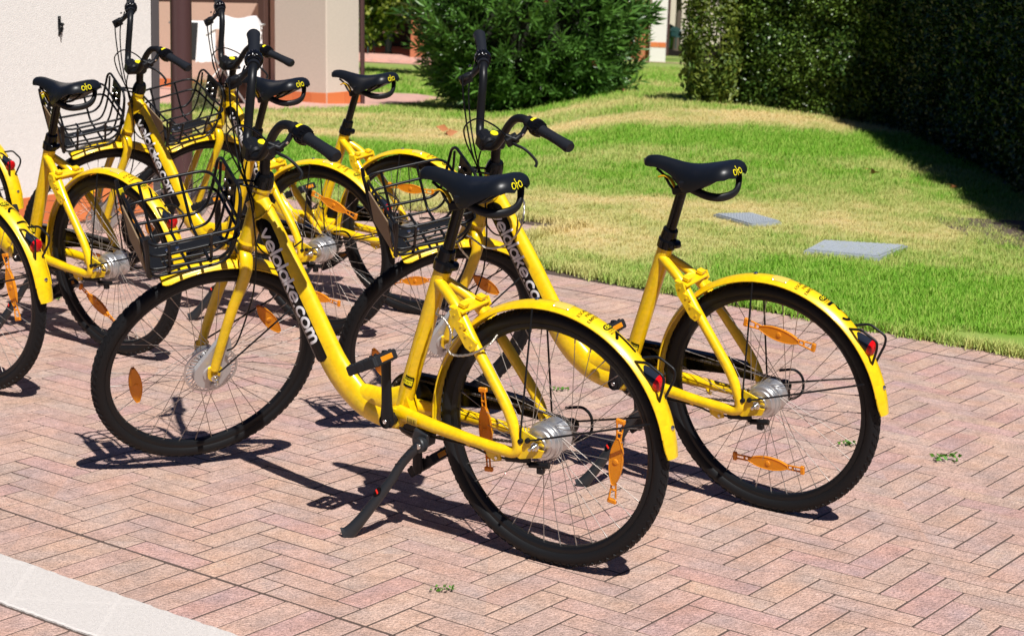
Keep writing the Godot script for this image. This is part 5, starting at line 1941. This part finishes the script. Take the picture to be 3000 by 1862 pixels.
func build_house() -> void:
	# the near plastered wall on the left
	var b := upright(GV)                    # x along the wall, y up, z = towards -GU or +GU
	var out := b.z if b.z.dot(GU) > 0.0 else -b.z
	var wb := Basis(b.x, b.y, b.x.cross(b.y))
	var a := grid(-46.2, 33.0)
	var w := thing("house_wall", "pale plastered house wall with orange skirting tiles behind the left bicycles", "wall", a)
	var mb := MB.new()
	mb.box(b.x * 0.62 + b.y * 1.35 - out * 0.151, Vector3(0.64, 1.75, 0.15), wb, 0.006)
	part("plaster", mb, M.plaster, w)
	mb = MB.new()
	mb.box(b.x * 1.2955 + b.y * 1.35 - out * 0.135, Vector3(0.026, 1.75, 0.13), wb, 0.002)
	part("end_trim", mb, M.trim_grey, w)
	mb = MB.new()
	mb.box(b.x * 0.62 + b.y * 0.0775 + out * 0.0035, Vector3(0.635, 0.083, 0.003), wb, 0.001)
	part("grout_bed", mb, M.grout, w)
	var tb := Basis(b.x, b.y, out)
	tiles(w, -b.x * 0.005 + out * 0.0068, tb, 1.255, 0.162, 0.33, 0.007)
	# bracket on the wall
	var h := thing("wall_bracket", "small black latch bracket screwed to the pale wall", "bracket", Vector3(-2.3145, 1.02, -9.718))
	h.basis = Basis(b.x, b.y, out)
	mb = MB.new()
	mb.box(Vector3(0, 0.022, 0.003), Vector3(0.0085, 0.032, 0.004), Basis.IDENTITY, 0.002)
	mb.box(Vector3(0.004, -0.012, 0.008), Vector3(0.011, 0.018, 0.008), Basis.IDENTITY, 0.003)
	mb.box(Vector3(0.014, 0.012, 0.010), Vector3(0.008, 0.006, 0.007), Basis(Vector3(0, 0, 1), -0.5), 0.002)
	mb.lathe([Vector2(0.0075, 0.0), Vector2(0.009, 0.004), Vector2(0.0055, 0.006), Vector2(0.004, 0.003)], Vector3(0.0, -0.036, 0.0), Vector3(0, 0, 1), 12)
	part("plate", mb, M.black, h)
	mb = MB.new()
	mb.tube([Vector3(0.004, -0.042, 0.008), Vector3(0.009, -0.068, 0.006)], 0.0034, null, 7)
	part("pin", mb, M.grey_metal, h)
	for q in [Vector3(0, 0.043, 0.0072), Vector3(-0.001, 0.0, 0.0165)]:
		mb = MB.new()
		mb.lathe([Vector2(0.0036, 0), Vector2(0.003, 0.002), Vector2(0, 0.0025)], q, Vector3(0, 0, 1), 8)
		part("screw", mb, M.steel, h)
	# drainpipe at the wall's end
	var foot := grid(-45.4, 50.65)
	var dp := thing("drainpipe", "dark brown round drainpipe at the end of the pale wall", "drainpipe", foot)
	mb = MB.new()
	mb.tube([UPV * -0.1, UPV * 0.9, UPV * 1.9, UPV * 3.0], 0.058, null, 28)
	part("pipe", mb, M.pipe_brown, dp)
	mb = MB.new()
	mb.lathe([Vector2(0.058, 0.0), Vector2(0.064, 0.002), Vector2(0.064, 0.06), Vector2(0.058, 0.062)], UPV * 1.75, UPV, 28)
	part("collar", mb, M.pipe_brown, dp)
	# plastered pillar of the porch
	var c := Vector3(-2.247, -0.622, -23.4)
	var pb := upright(GU)                   # x to the right, y up
	var fz := pb.z if pb.z.dot(-GV) > 0.0 else -pb.z     # towards the viewer's left
	var bb := Basis(pb.x, pb.y, pb.x.cross(pb.y))
	var p := thing("porch_pillar", "square beige porch pillar with orange tiled foot", "pillar", c)
	mb = MB.new()
	mb.box(-pb.x * 0.432 - fz * 0.315 + pb.y * 1.35, Vector3(0.432, 1.95, 0.315), bb, 0.012)
	part("plaster", mb, M.plaster_warm, p)
	mb = MB.new()
	mb.box(-pb.x * 0.425 + fz * 0.0035 + pb.y * 0.078, Vector3(0.428, 0.079, 0.003), bb, 0.001)
	part("grout_bed", mb, M.grout, p)
	tiles(p, -pb.x * 0.862 + fz * 0.0068, Basis(pb.x, pb.y, fz), 0.862, 0.158, 0.307, 0.008)
	mb = MB.new()
	mb.box(pb.x * 0.0035 - fz * 0.31 + pb.y * 0.078, Vector3(0.003, 0.079, 0.312), bb, 0.001)
	part("grout_bed", mb, M.grout, p)
	tiles(p, pb.x * 0.0068 + fz * 0.0, Basis(-fz, pb.y, pb.x), 0.628, 0.158, 0.33, 0.008)
	mb = MB.new()
	mb.tube([pb.x * 0.02 - fz * 0.66 - pb.y * 0.3, pb.x * 0.02 - fz * 0.66 + pb.y * 3.2], 0.030, null, 12)
	solo("rain_pipe", mb, M.pipe_brown, "thin brown rain pipe behind the right edge of the beige pillar", "drainpipe").position = c
	# dark frame and back wall of the porch
	var f := thing("porch_frame", "dark brown porch frame of post and beam left of the beige pillar", "frame", Vector3(-3.12, -0.55, -24.2))
	mb = MB.new()
	mb.box(pb.y * 1.3, Vector3(0.055, 1.9, 0.06), bb, 0.006)
	part("post", mb, M.brown, f)
	mb = MB.new()
	mb.box(-pb.x * 1.75 + pb.y * 1.245, Vector3(1.69, 0.13, 0.055), bb, 0.006)
	part("beam", mb, M.brown, f)
	var k := thing("porch_wall", "peach plastered back wall of the porch behind the drying rack", "wall", Vector3(-3.0, -0.72, -25.6))
	mb = MB.new()
	mb.box(-pb.x * 1.5 + pb.y * 1.6, Vector3(2.6, 2.2, 0.12), bb, 0.01)
	part("plaster", mb, M.plaster_peach, k)
	tiles(k, -pb.x * 4.0 + fz * 0.122, Basis(pb.x, pb.y, fz), 5.0, 0.16, 0.33, 0.01)
	# drying rack with washing
	var o := Vector3(-3.36, -0.60, -22.3)
	var r := thing("drying_rack", "white and grey folding drying rack on crossed legs in the porch", "drying rack", o)
	for z in [-0.26, 0.26]:
		for s in [-1, 1]:
			mb = MB.new()
			mb.tube([Vector3(-0.37 * s, 0.0, z - 0.01 * s), Vector3(0.36 * s, 0.98, z - 0.01 * s)], 0.011, null, 8)
			part("leg", mb, M.white_metal if s > 0 else M.grey_metal, r)
	mb = MB.new()
	mb.tube(rounded([Vector3(-0.62, 0.985, -0.29), Vector3(0.42, 0.985, -0.29), Vector3(0.42, 0.985, 0.29), Vector3(-0.62, 0.985, 0.29), Vector3(-0.62, 0.985, -0.29)], 0.04), 0.010, null, 8)
	part("top_frame", mb, M.grey_metal, r)
	for i in 9:
		mb = MB.new()
		var z := -0.24 + 0.06 * i
		mb.tube([Vector3(-0.615, 0.987, z), Vector3(0.415, 0.987, z)], 0.0035, null, 6)
		part("rail", mb, M.white_metal, r)
	cloth("bed_sheet", "big white sheet spread over the right end of the drying rack", o + Vector3(0.14, 1.06, 0.33), 0.60, 0.62, 0.66, 3, M.cloth)
	cloth("towel", "small white patterned towel hanging at the front of the drying rack", o + Vector3(-0.17, 1.012, 0.33), 0.20, 0.45, 0.06, 5, M.cloth)
	cloth("black_garment", "black garment hanging from the left side of the drying rack", o + Vector3(-0.325, 0.99, 0.32), 0.13, 0.42, 0.05, 8, M.cloth_black)
	# dark bag below the rack
	mb = blob(Vector3(0.17, 0.24, 0.14), 44, 0.25)
	solo("dark_bag", mb, M.brown, "dark brown bag standing under the drying rack", "bag").position = o + Vector3(0.10, 0.22, 0.0)

func cloth(called: String, label: String, top: Vector3, w: float, drop: float, depth: float, sd: int, m: Material) -> void:
	var nz := noise(sd, 1.7, 2)
	var mb := MB.new()
	var nx := 18
	var prof := []
	for i in 9:
		prof.append(Vector2(-depth, -drop * 0.8 * (1.0 - i / 8.0)))
	for i in range(1, 6):
		prof.append(Vector2(lerpf(-depth, 0.0, i / 6.0), 0.012 * sin(PI * i / 6.0)))
	for i in 13:
		prof.append(Vector2(0.0, -drop * i / 12.0))
	var rows := []
	for i in nx + 1:
		var row := []
		for k in prof.size():
			var q: Vector2 = prof[k]
			var side := float(i) / nx
			if called == "bed_sheet":
				q.y *= lerpf(0.22, 1.0, sstep(0.30, 0.42, side))
				q.y += -0.05 * pow(1.0 - sstep(0.0, 0.25, side), 2) - 0.09 * pow(sstep(0.86, 1.0, side), 2) + 0.02 * sin(side * 9.0)
			var hang := clampf(-q.y / drop, 0, 1)
			var x := (float(i) / nx - 0.5) * w * (1.0 + 0.10 * hang)
			var z := q.x + (0.03 * hang + 0.004) * nz.get_noise_2d(x * 1.8, q.x) * 2.0 + 0.05 * hang
			row.append(Vector3(x, q.y - 0.03 * hang * absf(nz.get_noise_2d(x * 3.0, 9.0)), z))
		rows.append(row)
	var ids := []
	for i in nx + 1:
		var row := []
		for k in prof.size():
			var dx: Vector3 = rows[mini(i + 1, nx)][k] - rows[maxi(i - 1, 0)][k]
			var dy: Vector3 = rows[i][mini(k + 1, prof.size() - 1)] - rows[i][maxi(k - 1, 0)]
			var n := dx.cross(dy).normalized()
			if n.dot(Vector3(0, 0.6, 0.8)) < 0.0:
				n = -n
			row.append(mb.v(rows[i][k], n))
		ids.append(row)
	for i in nx:
		for k in prof.size() - 1:
			mb.quad(ids[i][k], ids[i + 1][k], ids[i + 1][k + 1], ids[i][k + 1])
	var o := solo(called, mb, m, label, "laundry")
	o.position = top
	o.rotation.y = 0.10

func build_plants() -> void:
	var small := leaf_cluster(16, 0.042, 0.026, 0.075, 1)
	var tiny := leaf_cluster(22, 0.030, 0.007, 0.06, 2)
	var big := leaf_cluster(12, 0.13, 0.075, 0.22, 3)
	# oleander
	var bc := Vector3(0.22, terrain(0.27, -23.3) - 0.02, -23.3)
	var bush := thing("oleander_bush", "big dark green oleander bush with narrow leaves and few flowers on the lawn", "bush", bc)
	var r := Vector3(1.40, 1.35, 1.2)
	var mid := Vector3(0, 1.12, 0)
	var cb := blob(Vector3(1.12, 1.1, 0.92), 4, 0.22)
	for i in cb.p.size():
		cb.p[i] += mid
	part("inner_shade_core", cb, M.hedge_core, bush)  # solid dark mass added so gaps between the shoots look shaded
	var mb := MB.new()
	for i in 14:
		var f := TAU * i / 14.0
		mb.tube([Vector3(cos(f) * 0.12, 0, sin(f) * 0.12), Vector3(cos(f) * 0.5, 0.7, sin(f) * 0.45), Vector3(cos(f) * 0.95, 1.2 + 0.4 * sin(f * 3.0), sin(f) * 0.85)], [0.022, 0.016, 0.01], null, 6)
	part("stems", mb, M.bark, bush)
	var xf := []
	var cols := []
	var nz := noise(61, 1.1, 3)
	for i in 4200:
		var d := Vector3(rng.randf_range(-1, 1), rng.randf_range(-0.85, 1), rng.randf_range(-1, 1)).normalized()
		if d.z < -0.35 or nz.get_noise_3dv(d * 6.5) < -0.10:
			continue
		var k := 1.0 + 0.17 * nz.get_noise_3dv(d * 1.9) + rng.randf_range(-0.20, 0.03)
		var wide := 1.0 if d.y > -0.1 else 0.98
		var q := mid + d * r * k * wide
		if q.y < 0.02:
			continue
		var dir := (d * Vector3(1, 0.8, 1) + Vector3(0, 0.55, 0) + Vector3(rng.randf_range(-0.45, 0.45), rng.randf_range(-0.3, 0.4), rng.randf_range(-0.45, 0.45))).normalized()
		xf.append(Transform3D(face_to(dir, rng.randf() * TAU).scaled(Vector3.ONE * rng.randf_range(0.7, 1.12)), q - dir * 0.17))
		var t := clampf(0.35 * rng.randf() + 0.45 * nz.get_noise_3dv(q * 2.2) + 0.25, 0, 1)
		cols.append(Color(0.014, 0.052, 0.009).lerp(Color(0.13, 0.28, 0.045), t))
	instances("foliage", shoot_mesh(5), xf, cols, M.leaf_glossy, bush)
	for q in [[0.62, 0.75, 0], [0.28, 0.72, 0], [0.78, -0.55, 0], [-0.3, 0.86, 1], [0.86, 0.62, 1], [0.92, 0.25, 1], [0.5, -0.3, 1], [0.1, 0.2, 1], [-0.62, 0.5, 1]]:
		mb = MB.new()
		var g := RandomNumberGenerator.new()
		g.seed = int(q[0] * 1000) + 5000
		for i in 14:
			var f := TAU * i / 5.0 + 0.2 * i
			leaf(mb, Vector3(g.randf_range(-1, 1), g.randf_range(-1, 1), g.randf_range(-1, 1)) * 0.028, Vector3(cos(f), g.randf_range(0.0, 0.8), sin(f)).normalized(), 0.034, 0.026, g)
		var d := Vector3(q[0], q[1], sqrt(maxf(0.05, 1.0 - q[0] * q[0] - q[1] * q[1]))).normalized()
		part("flower", mb, M.flower if q[2] == 0 else M.flower_dry, bush).position = mid + d * r * 1.06
	# hedges
	var y0 := terrain(1.65, -20.2)
	hedge("back_hedge", "tall clipped leafy hedge standing behind the lawn in full sun", Vector3(2.12, y0, -20.15), Vector3(4.3, terrain(4.3, -18.2), -18.2), 1.6, 2.2, 9500, small, Color(0.026, 0.065, 0.010), Color(0.135, 0.215, 0.028), true)
	hedge("side_hedge", "tall dark hedge in its own shade along the right of the lawn", Vector3(3.86, terrain(3.86, -19.0), -19.0), Vector3(3.66, terrain(3.66, -7.5), -7.5), 1.4, 2.45, 17000, small, Color(0.018, 0.042, 0.009), Color(0.05, 0.095, 0.016))  # leaf colours darkened to put the face's shade into them
	var sp := thing("light_shrub", "yellowish green loose shrub at the left end of the tall hedge", "shrub", Vector3(2.10, terrain(2.1, -20.2), -19.95))
	xf = []
	cols = []
	for i in 900:
		var d := Vector3(rng.randf_range(-1, 1), rng.randf_range(-1, 1), rng.randf_range(-1, 1)).normalized()
		var q := Vector3(0, 0.75, 0) + d * Vector3(0.30, 0.85, 0.30) * rng.randf_range(0.7, 1.05)
		if q.y < 0.05:
			continue
		xf.append(Transform3D(face_to((d + Vector3(0, 0.4, 0)).normalized(), rng.randf() * TAU), q))
		cols.append(Color(0.06, 0.12, 0.016).lerp(Color(0.21, 0.235, 0.026), clampf(rng.randf() * 0.8 + 0.3 * nz.get_noise_3dv(q * 3.0), 0, 1)))
	instances("foliage", leaf_cluster(10, 0.06, 0.03, 0.07, 12), xf, cols, M.leaf, sp)
	mb = MB.new()
	for i in 6:
		mb.tube([Vector3.ZERO, Vector3(0.12 * cos(i), 0.7, 0.12 * sin(i)), Vector3(0.2 * cos(i + 0.4), 1.4, 0.2 * sin(i + 0.4))], [0.012, 0.009, 0.005], null, 6)
	part("stems", mb, M.bark, sp)
	# small grey-green shrub by the drainpipe
	var ss := thing("small_shrub", "small grey green wispy shrub beside the brown drainpipe", "shrub", on_lawn(-3.22, -19.9))
	xf = []
	cols = []
	for i in 420:
		var d := Vector3(rng.randf_range(-1, 1), rng.randf_range(-1, 1), rng.randf_range(-1, 1)).normalized()
		var q := Vector3(0, 0.16, 0) + d * Vector3(0.17, 0.20, 0.17) * rng.randf_range(0.4, 1.05)
		if q.y < 0.01:
			continue
		xf.append(Transform3D(face_to((d + Vector3(0, 0.9, 0)).normalized(), rng.randf() * TAU).scaled(Vector3.ONE * 0.8), q))
		cols.append(Color(0.14, 0.16, 0.07).lerp(Color(0.30, 0.29, 0.13), rng.randf()))
	instances("foliage", tiny, xf, cols, M.leaf, ss)
	# far trees
	tree("leafy_tree", "yellow green leafy tree hanging down beside the beige pillar", on_lawn(-3.4, -35.0), Vector3(0.55, 2.1, 0.3), Vector3(1.35, 1.25, 1.2), 750, big, Color(0.05, 0.10, 0.012), Color(0.26, 0.27, 0.02))
	tree("dark_tree", "dark dense tree between the pillar and the oleander", on_lawn(-1.6, -42.0), Vector3(0.0, 3.2, 0.0), Vector3(3.4, 1.9, 1.8), 3400, big, Color(0.018, 0.04, 0.010), Color(0.05, 0.085, 0.014))
	for q in [[-24.0, 0], [-19.0, 1], [-14.0, 2], [-9.0, 3], [-4.0, 4], [1.0, 5], [14.0, 6], [19.0, 7], [24.0, 8], [29.0, 9]]:
		tree("far_tree", ["far tree leftmost behind the house", "far tree second from the left behind the house", "far tree third from the left behind the house", "far tree behind the porch wall", "far tree behind the dark terrace", "far tree hidden behind the oleander", "far tree behind the tall hedge", "far tree right of the one behind the tall hedge", "far tree behind the dark hedge", "far tree rightmost behind the dark hedge"][q[1]], Vector3(q[0], -5.2, -98.0 + 2.0 * sin(q[0])), Vector3(0, 4.6, 0), Vector3(3.3, 3.6, 2.5), 700, leaf_cluster(12, 0.40, 0.22, 0.6, 30 + q[1]), Color(0.03, 0.06, 0.014), Color(0.09, 0.14, 0.03), "trees far behind the garden")
	# weeds in the joints
	var wi := 0
	for q in [[1.143, -6.102, 0.9, "low green weed in the paver joint behind the right bicycle's wheel"], [1.435, -5.972, 1.25, "spreading green weed in the paving at the right"], [-0.108, -4.559, 0.7, "tiny green seedling in the paving in front of the nearest bicycle"], [0.225, -6.663, 0.8, "green weed in the paving between the two front bicycles"], [-1.844, -7.825, 0.8, "thin weed in the paving beside the bicycle numbered 2"]]:
		mb = MB.new()
		var g := RandomNumberGenerator.new()
		g.seed = 900 + wi
		for i in 26:
			var f := g.randf() * TAU
			var at := Vector3(g.randf_range(-1, 1) * 0.035, 0.002 + 0.012 * g.randf(), g.randf_range(-1, 1) * 0.016)
			leaf(mb, at, Vector3(cos(f), g.randf_range(0.1, 0.9), sin(f)).normalized(), 0.017, 0.010, g)
		var o := solo("weed", mb, M.weed, q[3], "weed", "weeds in the paving")
		o.position = Vector3(q[0], 0.0, q[1])
		o.scale = Vector3.ONE * q[2]
		wi += 1
	# fallen leaves
	wi = 0
	for q in [[-0.587, -17.396, 2.2, "brown fallen leaf on the dry grass left of the second handlebar"], [2.578, -13.516, 1.3, "brown fallen leaf on the grass right of the rear saddle"], [3.067, -13.143, 1.0, "small brown fallen leaf near the hedge's shadow"]]:
		mb = MB.new()
		var g := RandomNumberGenerator.new()
		g.seed = 950 + wi
		for i in 3:
			leaf(mb, Vector3(0.01 * i, 0.01 * i, 0), Vector3(cos(i * 1.3 + 0.2), 0.25, sin(i * 1.3)).normalized(), 0.06, 0.032, g)
		var o := solo("fallen_leaf", mb, M.dead_leaf, q[3], "leaf", "fallen leaves on the lawn")
		o.position = on_lawn(q[0], q[1], 0.03)
		o.scale = Vector3.ONE * q[2]
		wi += 1

func build_covers() -> void:
	for q in [[[Vector2(1.218, -11.054), Vector2(1.452, -11.168), Vector2(1.591, -10.87), Vector2(1.402, -10.686)], "grey square inspection cover in the dry grass, nearer the oleander", 0.020],
			[[Vector2(1.567, -9.855), Vector2(1.724, -10.226), Vector2(2.177, -10.188), Vector2(1.938, -9.751)], "largest grey inspection cover, tilted in the lawn above the right wheel", 0.024],
			[[Vector2(2.26, -20.5), Vector2(2.32, -21.0), Vector2(2.70, -21.0), Vector2(2.62, -20.5)], "pale inspection cover on the lawn's crest below the tall hedge", 0.02],
			[[Vector2(2.74, -20.2), Vector2(2.82, -20.7), Vector2(3.24, -20.7), Vector2(3.2, -20.2)], "brownish inspection cover at the right on the lawn's crest", 0.02]]:
		var poly: Array = q[0]
		var c := Vector2.ZERO
		for p in poly:
			c += p / 4.0
		var pp := PackedVector2Array()
		for p in poly:
			pp.append((p - c) * Vector2(1, -1))
		var at := on_lawn(c.x, c.y, 0.012)
		var o := thing("inspection_cover", q[1], "cover", at, "inspection covers in the lawn")
		var bs := Basis(Vector3(1, 0, 0), Vector3(0, 0, -1), Vector3(0, 1, 0))
		var n := Vector3(terrain(c.x - 0.1, c.y) - terrain(c.x + 0.1, c.y), 0.2, terrain(c.x, c.y - 0.1) - terrain(c.x, c.y + 0.1)).normalized()
		bs = Basis(Quaternion(Vector3.UP, n)) * bs
		var mb := MB.new()
		mb.prism(pp, -0.05, q[2] - 0.008, Vector3.ZERO, bs)
		part("frame", mb, M.cover, o)
		var lid := PackedVector2Array()
		for p in pp:
			lid.append(p * 0.93)
		mb = MB.new()
		mb.prism(lid, q[2] - 0.02, q[2], Vector3.ZERO, bs)
		# cross-hatched ribs on the lid
		for k in range(1, 12):
			var t := k / 12.0
			var e0 := lid[0].lerp(lid[1], t)
			var e1 := lid[3].lerp(lid[2], t)
			mb.tube([bs * Vector3(e0.x, e0.y, q[2]), bs * Vector3(e1.x, e1.y, q[2])], 0.0030, null, 5)
			e0 = lid[0].lerp(lid[3], t)
			e1 = lid[1].lerp(lid[2], t)
			mb.tube([bs * Vector3(e0.x, e0.y, q[2]), bs * Vector3(e1.x, e1.y, q[2])], 0.0030, null, 5)
		part("lid", mb, M.cover, o)

func build_far() -> void:
	# terrace in shade, far left
	var y := -2.55
	var t := thing("far_terrace", "far shaded terrace house with terracotta pier beside the oleander", "house", Vector3(-4.6, y, -63.0))
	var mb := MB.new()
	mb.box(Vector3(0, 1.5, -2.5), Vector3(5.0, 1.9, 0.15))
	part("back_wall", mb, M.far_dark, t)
	mb = MB.new()
	mb.box(Vector3(0, 2.62, 0.2), Vector3(5.2, 0.14, 3.3))
	part("roof", mb, M.terracotta, t)
	mb = MB.new()
	mb.box(Vector3(1.62, 1.1, 2.5), Vector3(0.24, 1.5, 0.22))
	part("pier", mb, M.terracotta, t)
	mb = MB.new()
	mb.box(Vector3(1.98, 1.1, 2.4), Vector3(0.07, 1.5, 0.09))
	part("post", mb, M.plaster, t)
	mb = MB.new()
	mb.box(Vector3(0.95, 1.75, -2.3), Vector3(0.16, 0.75, 0.04))
	part("window", mb, M.pale, t)
	mb = MB.new()
	mb.box(Vector3(0, 0.0, 1.0), Vector3(5.2, 0.08, 3.2))
	part("floor", mb, M.path, t)
	garden_chair(Vector3(-5.35, y + 0.08, -60.6), 0.5, "dark green garden chair at the left on the far shaded terrace", M.dark_green_plastic)
	garden_chair(Vector3(-4.75, y + 0.08, -61.2), -0.4, "dark green garden chair in the middle of the far shaded terrace", M.dark_green_plastic)
	garden_table(Vector3(-4.0, y + 0.08, -61.5), "pale round table on the far shaded terrace")
	# house front, far right
	var h := thing("far_house", "far house corner with white pier and terracotta brick beside the oleander", "house", Vector3(5.2, -2.62, -70.0))
	mb = MB.new()
	mb.box(Vector3(-0.62, 1.6, -0.2), Vector3(0.42, 2.2, 0.2))
	part("brick_panel", mb, M.terracotta, h)
	mb = MB.new()
	mb.box(Vector3(0.12, 1.6, 0.1), Vector3(0.29, 2.2, 0.3))
	part("pier", mb, M.plaster, h)
	for i in 2:
		mb = MB.new()
		mb.box(Vector3(-0.02 + 0.285 * i, 0.40, 0.408), Vector3(0.138, 0.09, 0.008))
		part("tile", mb, M["tile%d" % i], h)
	mb = MB.new()
	mb.box(Vector3(-3.2, 1.6, -1.0), Vector3(2.6, 2.2, 0.2))
	part("wall", mb, M.plaster_peach, h)
	mb = MB.new()
	mb.tube([Vector3(0.47, 0.0, 0.25), Vector3(0.47, 4.0, 0.25)], 0.05, null, 10)
	solo("far_drainpipe", mb, M.pipe_brown, "thin dark drainpipe on the far white pier", "drainpipe").position = Vector3(5.2, -2.62, -70.0)
	var w := thing("far_wall", "pale far house wall behind the tree trunk between the bushes", "wall", Vector3(8.2, -3.0, -93.0))
	mb = MB.new()
	mb.box(Vector3(0, 2.2, 0), Vector3(3.2, 2.6, 0.2))
	part("plaster", mb, M.plaster_warm, w)
	tree("garden_tree", "far tree with bare dark trunk before the pale wall", Vector3(6.95, -3.05, -81.0), Vector3(0, 4.6, 0), Vector3(2.0, 1.6, 1.6), 420, leaf_cluster(12, 0.30, 0.16, 0.45, 50), Color(0.03, 0.06, 0.014), Color(0.09, 0.14, 0.03))
	var s := thing("far_shrub", "low green shrub at the foot of the far pale wall", "shrub", Vector3(6.75, -2.98, -84.0))
	part("foliage", blob(Vector3(0.65, 0.55, 0.5), 71, 0.25), M.far_green, s).position.y = 0.35
	garden_chair(Vector3(6.25, -2.45, -72.0), 0.5, "dark green garden chair beside the far white pier", M.dark_green_plastic)
	garden_table(Vector3(6.75, -2.50, -72.2), "small round table beside the far green chair")
	# paths on the lawn
	for q in [[[Vector2(2.6, -64.8), Vector2(8.0, -64.8), Vector2(8.0, -66.6), Vector2(2.6, -66.6)], 0.03], [[Vector2(-9.0, -57.8), Vector2(0.5, -57.8), Vector2(0.5, -59.6), Vector2(-9.0, -59.6)], 0.03]]:
		mb = MB.new()
		clip_cells(PackedVector2Array(q[0]), Rect2(-10, -70, 20, 14), 1.0, q[1], mb, func(_x, _z): return Color(1, 1, 1))
		struct("garden_path", mb, M.path)
	mb = MB.new()
	clip_cells(M.path_poly, Rect2(-8, -31, 8, 12), 0.5, 0.022, mb, func(_x, _z): return Color(1, 1, 1))
	struct("porch_path", mb, M.path)

func _ready() -> void:
	rng.seed = 4242
	# camera, sky, sun, exposure
	var cam := Camera3D.new()
	cam.name = "camera"
	var at := CameraAttributesPhysical.new()
	at.frustum_focal_length = 67.0
	at.frustum_focus_distance = 5.3
	at.exposure_aperture = 10.0
	at.frustum_near = 0.1
	at.frustum_far = 400.0
	cam.attributes = at
	cam.transform = Transform3D(cam_basis, cam_pos)
	cam.projection = Camera3D.PROJECTION_FRUSTUM
	cam.keep_aspect = Camera3D.KEEP_HEIGHT
	cam.near = 0.1
	cam.far = 400.0
	cam.size = 0.1 * 1862.0 / 5594.76
	cam.frustum_offset = Vector2(0.0, -0.1 * (931.0 - 151.36) / 5594.76)
	add_child(cam)
	cam.current = true
	var we := WorldEnvironment.new()
	we.name = "world"
	var env := Environment.new()
	env.background_mode = Environment.BG_SKY
	var sm := ProceduralSkyMaterial.new()
	sm.sky_top_color = Color(0.20, 0.36, 0.66)
	sm.sky_horizon_color = Color(0.60, 0.70, 0.82)
	sm.sky_curve = 0.12
	sm.ground_bottom_color = Color(0.30, 0.26, 0.22)
	sm.ground_horizon_color = Color(0.50, 0.48, 0.45)
	sm.sky_energy_multiplier = 0.52
	sm.ground_energy_multiplier = 0.4
	var sky := Sky.new()
	sky.sky_material = sm
	env.sky = sky
	env.tonemap_mode = Environment.TONE_MAPPER_LINEAR
	env.tonemap_exposure = 1.45
	env.sdfgi_enabled = true
	env.ssao_enabled = true
	env.ssil_enabled = true
	we.environment = env
	add_child(we)
	var sun := DirectionalLight3D.new()
	sun.name = "sun"
	sun.light_color = Color(1.0, 0.985, 0.965)
	sun.light_energy = 1.5
	sun.light_angular_distance = 0.5
	sun.shadow_enabled = true
	sun.basis = face_to(SUN.normalized(), 0.0)
	add_child(sun)
	make_materials()
	M.weed = mat(0.07, 0.19, 0.015, 0.6)
	M.far_green = mat(0.06, 0.13, 0.02, 0.8)
	M.path_poly = PackedVector2Array([Vector2(-7.5, -20.9), Vector2(-3.2, -20.7), Vector2(-2.7, -20.8), Vector2(-1.62, -23.0), Vector2(-1.15, -25.4), Vector2(-0.95, -27.6), Vector2(-1.4, -28.9), Vector2(-2.1, -28.7), Vector2(-3.2, -29.5), Vector2(-7.5, -29.5)])
	# setting
	build_lawn()
	build_paving()
	build_house()
	build_plants()
	build_covers()
	build_far()
	# bicycles
	var proto := make_bike()
	var spots := [
		[Vector3(-0.324, 0, -5.115), -32.4, 6.3, 61.4, 0.0, 0.0, "1", "nearest yellow bicycle, numbered 1, with steel cable on its frame"],
		[Vector3(0.316, 0, -5.685), -33.8, 8.0, 60.9, 12.0, 86.0, "3", "yellow bicycle numbered 3, rightmost, its saddle against the lawn"],
		[Vector3(-1.851, 0, -7.264), -36.2, 6.8, 57.3, 40.0, 55.0, "4", "yellow bicycle numbered 4 seen from behind beside the pale wall"],
		[Vector3(-1.189, 0, -7.741), -30.2, 5.6, 64.5, 70.0, 78.0, "", "yellow bicycle with its basket before the pale wall, its rear wheel behind the front basket"],
		[Vector3(-0.882, 0, -8.182), -28.8, 4.5, 70.9, 20.0, 95.0, "", "hindmost yellow bicycle, its saddle in front of the beige pillar"],
		[Vector3(-2.208, 0, -6.624), -33.9, 5.7, 57.3, 15.0, 20.0, "2", "yellow bicycle numbered 2, cut off by the left edge"],
		[Vector3(-2.791, 0, -8.522), -34.0, 6.0, 57.3, 0.0, 45.0, "", "yellow bicycle at the left edge showing only its rear fender"]]
	var all := [proto]
	for i in range(1, spots.size()):
		var c := proto.duplicate()
		c.name = numbered("bicycle")
		add_child(c, true)
		all.append(c)
	for i in spots.size():
		var s: Array = spots[i]
		pose_bike(all[i], s[0], s[1], s[2], s[3], s[4], s[5])
		tag(all[i], s[7], "bicycle", "yellow bicycles parked on the paving")
		if s[6]:
			number_on(all[i], s[6])
	# steel cables looped round the frames
	var a: Transform3D = all[0].transform
	var loop := []
	for q in [Vector3(0.258, 0.632, 0.03), Vector3(0.281, 0.631, 0.07), Vector3(0.309, 0.632, 0.085), Vector3(0.333, 0.606, 0.088), Vector3(0.336, 0.579, 0.09), Vector3(0.325, 0.547, 0.085), Vector3(0.349, 0.537, 0.086), Vector3(0.395, 0.547, 0.080), Vector3(0.436, 0.574, 0.06), Vector3(0.443, 0.592, 0.035)]:
		loop.append(a * q)
	steel_loop(loop, "steel cable looped round the rear stay of the bicycle numbered 1")
	a = all[1].transform
	loop = []
	for q in [Vector3(-0.43, 0.60, 0.02), Vector3(-0.445, 0.66, 0.06), Vector3(-0.405, 0.695, 0.07), Vector3(-0.34, 0.66, 0.055), Vector3(-0.27, 0.68, 0.05), Vector3(-0.215, 0.74, 0.055), Vector3(-0.215, 0.80, 0.03), Vector3(-0.25, 0.815, -0.01)]:
		loop.append(a * q)
	steel_loop(loop, "steel cable looped round the front of the bicycle numbered 3")
